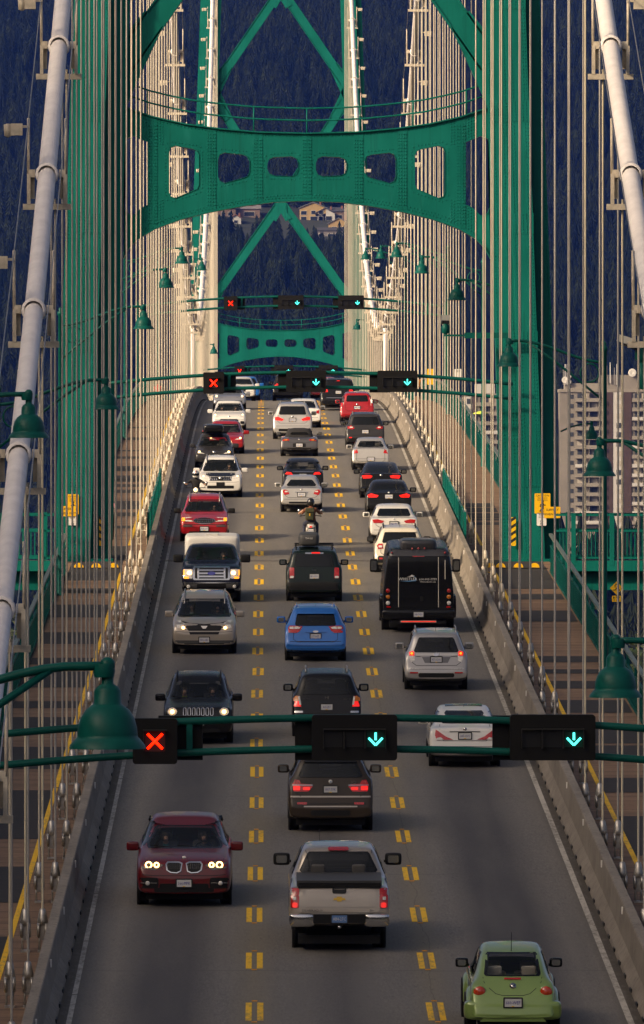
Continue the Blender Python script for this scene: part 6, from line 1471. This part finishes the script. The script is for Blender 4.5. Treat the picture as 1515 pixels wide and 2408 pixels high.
o = MB().prism(Q((-.60, 1.60), (-.30, 1.585), (-.08, 1.60), (-.06, 1.66), (-.12, 1.74), (-.20, 1.79), (-.10, 1.70), (-.12, 1.64), (-.30, 1.61)), -.038, -.032, 'Y').build('logo_swoosh', 'logo_blue', c.t); o = MB().prism(Q((-.36, 1.735), (-.26, 1.755), (-.20, 1.80), (-.17, 1.76), (-.13, 1.78), (-.15, 1.735)), -.038, -.032, 'Y').build('logo_peak', 'sign_white', c.t)
for s_, z, sz in (('604-905-7779', 1.65, .098), ('WhistlerShuttle.com', 1.575, .058)): o = c.word(s_, .29, z, sz, m='sign_white'); o.location.y = -.04
for sx in (-1, 1): 
    me = shared('bus_mirror', lambda: rounded('mirror', (.26, .14, .42), 'black_trim')); o = obj('mirror', me, c.t, (sx * 1.30, 6.0, 1.75)); obj('mirror_glass', curve2d('mg', [rrect(0, 0, .18, .30, .04)], .01, 'mirror_glass'), o, (0, -.075, 0)); MB().box((-sx * .14, .0, -.16), (.30, .04, .04)).build('mirror_stalk', 'black_trim', o)
c.finish()
c = rearcar('car', 'cream white crossover half hidden behind the shuttle bus', 1345, 940, 'suv', 4.45, 1.80, 1.62, 'p_cream', (1.05, 1.42, .62, .54), [(Q((.58, .86), (.76, .84), (.80, .96), (.74, 1.03), (.60, 1.02)), 'light_red')], .80, 'CE1-44S', R=.34, bumper=(.42, .20, .86), mir='black_trim'); c.rear(rrect(.68, .93, .12, .07, .02), 'light_clear', 'reverse_light', off=.03, sym=True); c.rear(rrect(.66, .50, .22, .20, .05), 'black_trim', 'reflector_recess', off=.012, sym=True); c.rear(rrect(.66, .52, .12, .06, .02), 'light_red', 'reflector', off=.02, sym=True); c.rails(.7, 2.8, .56, 'black_trim', .07); c.rear(poly4(1.42, 1.47, .58, .56, .02), 'p_cream', 'roof_spoiler', off=.06); c.antenna(.9, .12); c.finish()
c = rearcar('car', 'white saloon with red tail lights ahead of the cream crossover', 1277, 926, 'sedan', 4.62, 1.81, 1.43, 'p_white', (1.01, 1.27, .62, .55), [(Q((.36, .86), (.44, .78), (.76, .78), (.80, .90), (.72, .96), (.58, .92)), 'light_red')], .76, 'DK3-88V', belt=(.95, .88), R=.33, glass='glass_tint', mir='p_white', interior='dark', pk=dict(th=.69)); c.badge(.93, r=.04, m='sign_white', text='B', tm='logo_blue'); c.finish('dark')
c = rearcar('car', 'black saloon with bright red tail lights ahead of the white saloon', 1214, 914, 'sedan', 4.53, 1.82, 1.42, 'p_black', (1.0, 1.26, .62, .54), [(Q((.40, .86), (.48, .78), (.80, .78), (.84, .88), (.70, .94)), 'light_red_lit')], .82, 'GS6-19R', belt=(.95, .88), R=.33, pk=dict(th=.70)); c.badge(.96, r=.04, m='sign_white', text='B', tm='logo_blue'); c.antenna(1.5, .06); c.finish()
c = rearcar('car', 'black sedan with round-cornered red lights past the black saloon', 1170, 896, 'sedan', 4.70, 1.78, 1.44, 'p_black', (1.05, 1.30, .60, .48), [(Q((.36, .92), (.42, .84), (.74, .82), (.80, .94), (.72, 1.02), (.46, 1.02)), 'light_red_lit')], .55, 'AL5-63H', belt=(.98, .90), R=.33, pk=dict(th=.72, trunk=.25, rglass=1.1)); c.badge(.95, r=.055); c.rear(rrect(0, .90, .60, .03, .01), 'black_gloss', 'trunk_trim', off=.02); c.finish()
c = rearcar('car', 'silver small sedan with plain red tail lights, right lane', 1105, 871.5, 'sedan', 4.25, 1.68, 1.43, 'p_silver', (1.03, 1.28, .58, .48), [(Q((.56, .78), (.76, .76), (.78, .94), (.70, .98), (.60, .96)), 'light_red')], .52, 'BN2-75C', belt=(.95, .88), R=.30, glass='glass_thin', interior='dark', pk=dict(th=.71, trunk=.5)); c.finish('dark')
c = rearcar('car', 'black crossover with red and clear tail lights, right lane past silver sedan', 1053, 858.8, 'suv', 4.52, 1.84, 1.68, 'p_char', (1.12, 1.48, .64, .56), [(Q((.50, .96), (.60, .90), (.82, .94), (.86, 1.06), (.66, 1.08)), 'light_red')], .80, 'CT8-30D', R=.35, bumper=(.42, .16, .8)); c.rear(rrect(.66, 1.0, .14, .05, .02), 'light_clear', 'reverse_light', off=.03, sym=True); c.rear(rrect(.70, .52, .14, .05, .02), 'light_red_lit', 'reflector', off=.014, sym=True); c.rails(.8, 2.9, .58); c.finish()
c = rearcar('minivan', 'red compact minivan with tall corner tail lights near the crest', 995, 839.7, 'suv', 4.60, 1.76, 1.62, 'p_red', (1.12, 1.44, .56, .52), [(Q((.70, .92), (.80, .90), (.74, 1.40), (.66, 1.40)), 'light_clear')], .82, 'EW4-20M', cat='minivan', R=.32, mir='p_red'); c.rear(rrect(.76, .98, .09, .14, .02), 'light_red', 'tail_light', off=.03, sym=True); c.badge(.98, r=.05); c.finish()
c = rearcar('car', 'black sport utility with red tail lights at the crest beside the red minivan', 965, 795.7, 'suv', 4.80, 1.94, 1.76, 'p_black', (1.24, 1.58, .66, .60), [(Q((.56, 1.02), (.84, 1.0), (.88, 1.14), (.60, 1.15)), 'light_red_lit')], 1.0, 'FA1-09X', R=.37, gt=.76); c.rear(rrect(0, .70, 1.3, .025, .01), 'chrome', 'bumper_trim', off=.02); c.rear(rrect(0, 1.62, .16, .03, .01), 'light_red_lit', 'brake_light', off=.05); c.rails(.8, 3.0, .58); c.finish()
c = rearcar('car', 'red car glimpsed left of the black sport utility at the crest', 505, 764, 'sedan', 4.4, 1.74, 1.45, 'p_red', (1.0, 1.30, .6, .5), [(Q((.56, .78), (.76, .76), (.78, .94), (.60, .96)), 'light_red_lit')], .6, 'MV2-55A', dist=True); c.finish()
# ================================================================ people
mat('hair_dark', (.02, .013, .01), .7); mat('cloth_pink', (.50, .10, .16), .8, noise=.4, scale=14, dark=(.62, .45, .45)); mat('cloth_white', (.60, .58, .55), .8); mat('cloth_lime', (.42, .60, .03), .7); mat('cloth_grey', (.10, .10, .11), .8); mat('cloth_rust', (.17, .055, .022), .8); mat('olive', (.045, .048, .022), .85); mat('cloth_red', (.42, .02, .015), .8); mat('cloth_orange', (.50, .18, .03), .8); mat('helmet_white', (.68, .66, .63), .25, coat=.6); mat('helmet_black', (.012, .012, .012), .25, coat=.6); mat('cloth_teal', (.02, .20, .17), .8)
def person_mesh(J, E, mats):
    """J joint -> (x, y, z, radius); E: (a, b, material index). One continuous skinned surface."""
    names = list(J); me = bpy.data.meshes.new('p'); me.from_pydata([J[k][:3] for k in names], [(names.index(a), names.index(b_)) for a, b_, _ in E], [])
    ob = bpy.data.objects.new('p', me); sk = ob.modifiers.new('skin', 'SKIN'); sk.use_smooth_shade = True
    for i, k in enumerate(names):
        v = me.skin_vertices[0].data[i]; v.radius = (J[k][3],) * 2; v.use_root = (k == 'pelvis')
    md = ob.modifiers.new('s', 'SUBSURF'); md.levels = md.render_levels = 1
    out = to_mesh(ob); bpy.data.meshes.remove(me); out.materials.clear()
    for m in mats: out.materials.append(G(m))
    seg = [(Vector(J[a][:3]), Vector(J[b_][:3]), mi, (J[a][3] + J[b_][3]) / 2) for a, b_, mi in E]
    for p in out.polygons:
        best = None
        for a, c, mi, r in seg:
            ac = c - a; u = max(0, min(1, (p.center - a).dot(ac) / (ac.length_squared or 1))); dd = (p.center - (a + ac * u)).length - r
            if best is None or dd < best[0]: best = (dd, mi)
        p.material_index = best[1]; p.use_smooth = True
    return out
def hand(J, E, side, w_, d, out_, mi):   # palm, four fingers and a thumb from the wrist
    w_ = Vector(w_); d = Vector(d).normalized(); o = Vector(out_).normalized(); pm = w_ + d * .07; J['palm' + side] = (*pm, .026); E.append(('wrist' + side, 'palm' + side, mi))
    for k in range(4):
        a = pm + o * (.028 - .019 * k) + d * .035; c = a + d * (.035 + (.01 if k in (1, 2) else 0)) + d.cross(o) * .018
        J['f%d%s' % (k, side)] = (*a, .0095); J['g%d%s' % (k, side)] = (*c, .008); E += [('palm' + side, 'f%d%s' % (k, side), mi), ('f%d%s' % (k, side), 'g%d%s' % (k, side), mi)]
    a = w_ + d * .035 + o * .045; J['th' + side] = (*a, .011); J['ti' + side] = (*(a + d * .04 + o * .012), .009); E += [('wrist' + side, 'th' + side, mi), ('th' + side, 'ti' + side, mi)]
def seated(ride=False, lean=.0, reach=.45, arm_z=.0, spread=.25, leg=None):
    """hips at the origin, facing +y; materials 0 skin, 1 top, 2 trousers, 3 sleeve"""
    L = lean; J = {'pelvis': (0, 0, .06, .135), 'waist': (0, .02 + L * .25, .24, .13), 'chest': (0, .02 + L * .6, .42, .15), 'neckb': (0, .03 + L * .85, .56, .075), 'neck': (0, .05 + L * .95, .62, .055), 'head': (0, .08 + L, .73, .092), 'crown': (0, .07 + L, .82, .078)}
    E = [('pelvis', 'waist', 1), ('waist', 'chest', 1), ('chest', 'neckb', 1), ('neckb', 'neck', 0), ('neck', 'head', 0), ('head', 'crown', 0)]
    J['nose'] = (0, .19 + L, .72, .014); E.append(('head', 'nose', 0))
    for sg, sd in ((-1, 'L'), (1, 'R')):
        ys = .03 + L * .75
        J['sh' + sd] = (sg * .19, ys, .50, .062); J['el' + sd] = (sg * (spread + .03), ys + reach * .45, .30 + arm_z, .045); J['wrist' + sd] = (sg * (spread - .03), ys + reach, .36 + arm_z, .030)
        E += [('chest', 'sh' + sd, 1), ('sh' + sd, 'el' + sd, 3), ('el' + sd, 'wrist' + sd, 3 if ride else 0)]
        hand(J, E, sd, J['wrist' + sd][:3], (0, 1, -.2), (-sg, 0, .3), 0)
        hx, kx, ky, kz, ax, ay, az = leg or (.10, .14, .48, .10, .12, .62, -.32)
        J['hip' + sd] = (sg * hx, .02, .02, .10); J['kn' + sd] = (sg * kx, ky, kz, .068); J['an' + sd] = (sg * ax, ay, az, .045); J['to' + sd] = (sg * ax, ay + .18, az - .06, .036)
        E += [('pelvis', 'hip' + sd, 2), ('hip' + sd, 'kn' + sd, 2), ('kn' + sd, 'an' + sd, 2), ('an' + sd, 'to' + sd, 2)]
    return J, E
def hair(o, y=.07, z=.76, r=.108, m='hair_dark'):
    b = MB(); b.lathe([(.001, .105), (r * .55, .095), (r * .88, .05), (r, -.01), (r * .97, -.06), (r * .80, -.075)], n=14); h = b.build('hair', m, o, (0, y - .025, z)); return h
def helmet(o, y, z, m, stripe=None, visor=True):
    b = MB(); b.lathe([(.001, .155), (.07, .145), (.115, .10), (.137, .03), (.140, -.04), (.125, -.11), (.10, -.135)], n=18); h = b.build('helmet', m, o, (0, y, z)); h.scale = (1, 1.12, 1)
    if visor: MB().lathe([(.128, .045), (.141, .01), (.142, -.045), (.13, -.06)], n=18).build('visor', 'glass_dark', h, (0, .012, .0))
    if stripe: MB().box((0, .10, .12), (.03, .10, .06)).build('helmet_stripe', stripe, h)
    return h
def occupant(car, sx, top, label, y=None):
    J, E = seated(arm_z=.10, reach=.40, spread=.19) ; m = shared(('occ', top), lambda: person_mesh(J, E, ['skin', top, 'denim', top]))
    t = car.t; M_ = Matrix.LocRotScale(t.location, t.rotation_euler, None); y = y or car.sp.get('seat', car.L * .52) + .20
    o = obj('person', m, None); o.location = M_ @ Vector((sx * car.W * .20, y, car.sp['belt'][0] - .60)); o.rotation_euler = t.rotation_euler
    tag(o, label, 'person', 'people inside the vehicles'); hair(o)
occupant(SUVX6, -1, 'cloth_grey', 'driver in grey behind the wheel of the dark red sport utility'); occupant(SUVX6, 1, 'cloth_teal', 'passenger in teal in the front seat of the dark red sport utility')
occupant(COMP, -1, 'black_cloth', 'driver in black behind the wheel of the black boxy sport utility'); occupant(COMP, 1, 'cloth_lime', 'passenger in lime vest in the black boxy sport utility')
occupant(SIEN, -1, 'cloth_grey', 'driver in grey behind the wheel of the silver minivan'); occupant(SIEN, 1, 'cloth_white', 'passenger in white shirt in the silver minivan')
occupant(F150, -1, 'cloth_grey', 'driver in grey behind the wheel of the navy pickup', 3.3)
occupant(ROGUE, -1, 'black_cloth', 'driver in black behind the wheel of the white sport utility'); occupant(VENT, -1, 'black_cloth', 'driver in black behind the wheel of the red minivan')
occupant(FIES, -1, 'black_cloth', 'driver in black behind the wheel of the white small hatchback'); occupant(FIES, 1, 'cloth_grey', 'passenger in grey in the white small hatchback')

# ---------------------------------------------------------------- motorcycles and riders
def motorcycle(label, X, d, away):
    sl = math.atan(slope(d)); t = thing('motorcycle', label, 'motorcycle', (X, d, deck(d)), (sl, 0, 0) if away else (-sl, 0, math.pi), 'motorcycles in the traffic')
    for y, wd in ((0, .17), (1.42, .12)):
        tm, rm = wheel_meshes(.31, wd); w_ = obj('wheel', tm, t, (0, y, .31)); obj('rim', rm, w_)
    obj('fuel_tank', shared('tank', lambda: rounded('fuel_tank', (.34, .62, .30), 'p_black')), t, (0, .90, .86)); obj('seat', shared('mseat', lambda: rounded('seat', (.34, .86, .15), 'black_cloth')), t, (0, .22, .80))
    obj('engine', shared('engine', lambda: rounded('engine', (.42, .52, .44), 'steel_grey')), t, (0, .72, .48)); obj('tail_section', shared('mtail', lambda: rounded('tail_section', (.28, .50, .18), 'p_silver')), t, (0, -.14, .74))
    for sx in (-1, 1):
        MB().tube([(sx * .10, 1.42, .31), (sx * .10, 1.14, 1.02)], .028, 8).build('fork', 'chrome', t); MB().tube([(sx * .04, 1.12, 1.03), (sx * .22, 1.06, 1.06), (sx * .40, .92, 1.04)], .016, 6).build('handlebar', 'black_trim', t)
        MB().lathe([(.001, 0), (.055, .006), (.06, .03), (.001, .05)], (sx * .42, 1.0, 1.24), 12, 'Y').build('mirror', 'chrome', t); MB().tube([(sx * .34, .98, 1.05), (sx * .42, 1.0, 1.22)], .008, 5).build('mirror_stalk', 'black_trim', t)
        MB().tube([(sx * .20, .6, .32), (sx * .22, .1, .36), (sx * .23, -.25, .42)], [.035, .05, .055], 8).build('exhaust', 'chrome', t); MB().tube([(sx * .06, 0, .31), (sx * .12, .5, .50)], .025, 6).build('swingarm', 'steel_grey', t)
    MB().lathe([(.001, .06), (.08, .05), (.09, 0), (.05, -.12)], (0, 1.30, .98), 14, 'Y').build('headlight', 'head_glow', t)
    obj('tail_light', shared('mlight', lambda: rounded('tail_light', (.22, .07, .11), 'helmet_white')), t, (0, -.40, .72)); MB().box((0, -.445, .72), (.08, .02, .06)).build('tail_light_lens', 'light_red_lit', t)
    p = MB().box((0, -.40, .56), (.20, .012, .15)).build('licence_plate', 'plate_white', t); obj('plate_lettering', text_mesh('V82-214', .045, 'plate_blue'), p, (0, -.408, .565)); MB().prism([(-.09, .50), (.09, .50), (.07, .70), (-.07, .70)], -.39, -.36, 'Y').build('mudguard', 'black_trim', t)
    return t
def rider(mt, y, z, mats, label, lean, reach, hm, leg, arm_z=.02, spread=.36, stripe=None, bag=False):
    J, E = seated(True, lean, reach, arm_z, spread, leg); me = person_mesh(J, E, mats); o = obj('person', me)
    M_ = Matrix.LocRotScale(mt.location, mt.rotation_euler, None); o.location = M_ @ Vector((0, y, z)); o.rotation_euler = mt.rotation_euler
    tag(o, label, 'person', 'motorcycle riders'); helmet(o, .08 + lean, .755, hm, stripe)
    if bag:
        k = obj('backpack', rounded('backpack', (.34, .20, .46), 'olive')); k.location = M_ @ Vector((-.04, y - .17 + lean * .4, z + .33)); k.rotation_euler = mt.rotation_euler
        tag(k, 'olive backpack worn by the motorcycle passenger', 'backpack'); MB().box((0, -.125, -.02), (.03, .012, .09)).build('backpack_tag', 'sign_yellow', k); MB().box((0, -.11, .14), (.30, .05, .12)).build('backpack_flap', 'olive', k)
        for sx in (-1, 1): MB().tube([(sx * .12, .06, .2), (sx * .14, .24, .23), (sx * .15, .30, .05)], .02, 6).build('strap', 'olive', k)
    return o
d_ = ground_d(1283); m1 = motorcycle('motorcycle carrying two riders in the middle lane', (731 - VX) / FPX * d_, d_, True)
LG = (.13, .24, .36, -.06, .24, .16, -.44)
rider(m1, .05, .84, ['skin', 'cloth_rust', 'denim', 'cloth_rust'], 'motorcycle passenger in rust jacket and black helmet, seen from behind', .06, .30, 'helmet_black', LG, spread=.30, bag=True)
rider(m1, .52, .82, ['skin', 'black_cloth', 'denim', 'skin'], 'motorcycle driver in black shirt and white helmet, behind the handlebars', .12, .38, 'helmet_white', LG, spread=.40)
m2 = motorcycle('oncoming motorcycle mostly hidden behind the red minivan', (461 - VX) / FPX * 334, 334, False)
rider(m2, .42, .82, ['skin', 'black_cloth', 'black_cloth', 'black_cloth'], 'oncoming motorcyclist in black jacket and white helmet behind the red minivan', .10, .42, 'helmet_white', LG, spread=.40, stripe='light_red')

# ---------------------------------------------------------------- pedestrians
def walker_person(xp, yfeet, X, d, mats, label, away, hgt=1.68):
    k = hgt / 1.72; g = -1 if away else 1
    J = {'pelvis': (0, 0, .95, .13), 'waist': (0, 0, 1.10, .12), 'chest': (0, .02, 1.30, .145), 'neckb': (0, .01, 1.43, .07), 'neck': (0, .015, 1.49, .052), 'head': (0, .04, 1.60, .09), 'crown': (0, .03, 1.67, .075), 'nose': (0, .145, 1.59, .013)}
    E = [('pelvis', 'waist', 1), ('waist', 'chest', 1), ('chest', 'neckb', 1), ('neckb', 'neck', 0), ('neck', 'head', 0), ('head', 'crown', 0), ('head', 'nose', 0)]
    for sg, sd in ((-1, 'L'), (1, 'R')):
        sw = sg * .16
        J['sh' + sd] = (sg * .185, .0, 1.39, .058); J['el' + sd] = (sg * .25, -sw * .5, 1.12, .042); J['wrist' + sd] = (sg * .26, -sw * .5 + .10, .90, .028); E += [('chest', 'sh' + sd, 1), ('sh' + sd, 'el' + sd, 1), ('el' + sd, 'wrist' + sd, 0)]
        hand(J, E, sd, J['wrist' + sd][:3], (0, .2, -1), (-sg * .3, 1, 0), 0)
        J['hip' + sd] = (sg * .09, .0, .90, .10); J['kn' + sd] = (sg * .10, sw * .6 + .04, .50, .062); J['an' + sd] = (sg * .10, sw, .09, .042); J['to' + sd] = (sg * .11, sw + .16, .04, .036); E += [('pelvis', 'hip' + sd, 2), ('hip' + sd, 'kn' + sd, 2), ('kn' + sd, 'an' + sd, 2 if mats[3] == mats[2] else 0), ('an' + sd, 'to' + sd, 3)]
    o = obj('person', person_mesh(J, E, mats)); o.location = (X, d, deck(d) + .03); o.rotation_euler = (0, 0, 0 if away else math.pi); o.scale = (k, k, k)
    tag(o, label, 'person', 'people on the footways'); hair(o, .03, 1.62); return o
dd = ground_d(1272); walker_person(0, 0, (259 - VX) / FPX * dd, dd, ['skin', 'cloth_pink', 'black_cloth', 'black_cloth'], 'person in pink patterned top walking on the left footway beyond the tower', False, 1.66)
walker_person(0, 0, -5.7, 452, ['skin', 'cloth_red', 'black_cloth', 'black_cloth'], 'person in red top far along the left footway', True)
walker_person(0, 0, 8.75, 478, ['skin', 'cloth_orange', 'denim', 'black_cloth'], 'person in orange top far along the right footway', True)
# ================================================================ haze over the strait
hz = MB().box2((-6200, -700, -1.5), (6200, 7400, 760)).build('haze', 'water')
hm_ = bpy.data.materials.new('haze_air'); hm_.use_nodes = True; t_ = hm_.node_tree; t_.nodes.clear()
ou_ = t_.nodes.new('ShaderNodeOutputMaterial'); pv = t_.nodes.new('ShaderNodeVolumePrincipled'); pv.inputs['Color'].default_value = (.045, .14, .74, 1); pv.inputs['Density'].default_value = HAZE; pv.inputs['Anisotropy'].default_value = .0
t_.links.new(pv.outputs[0], ou_.inputs['Volume']); hz.data.materials.clear(); hz.data.materials.append(hm_)
tag(hz, 'thin blue haze in front of the mountainside', 'haze', kind='stuff')
bpy.data.scenes.remove(WORK)
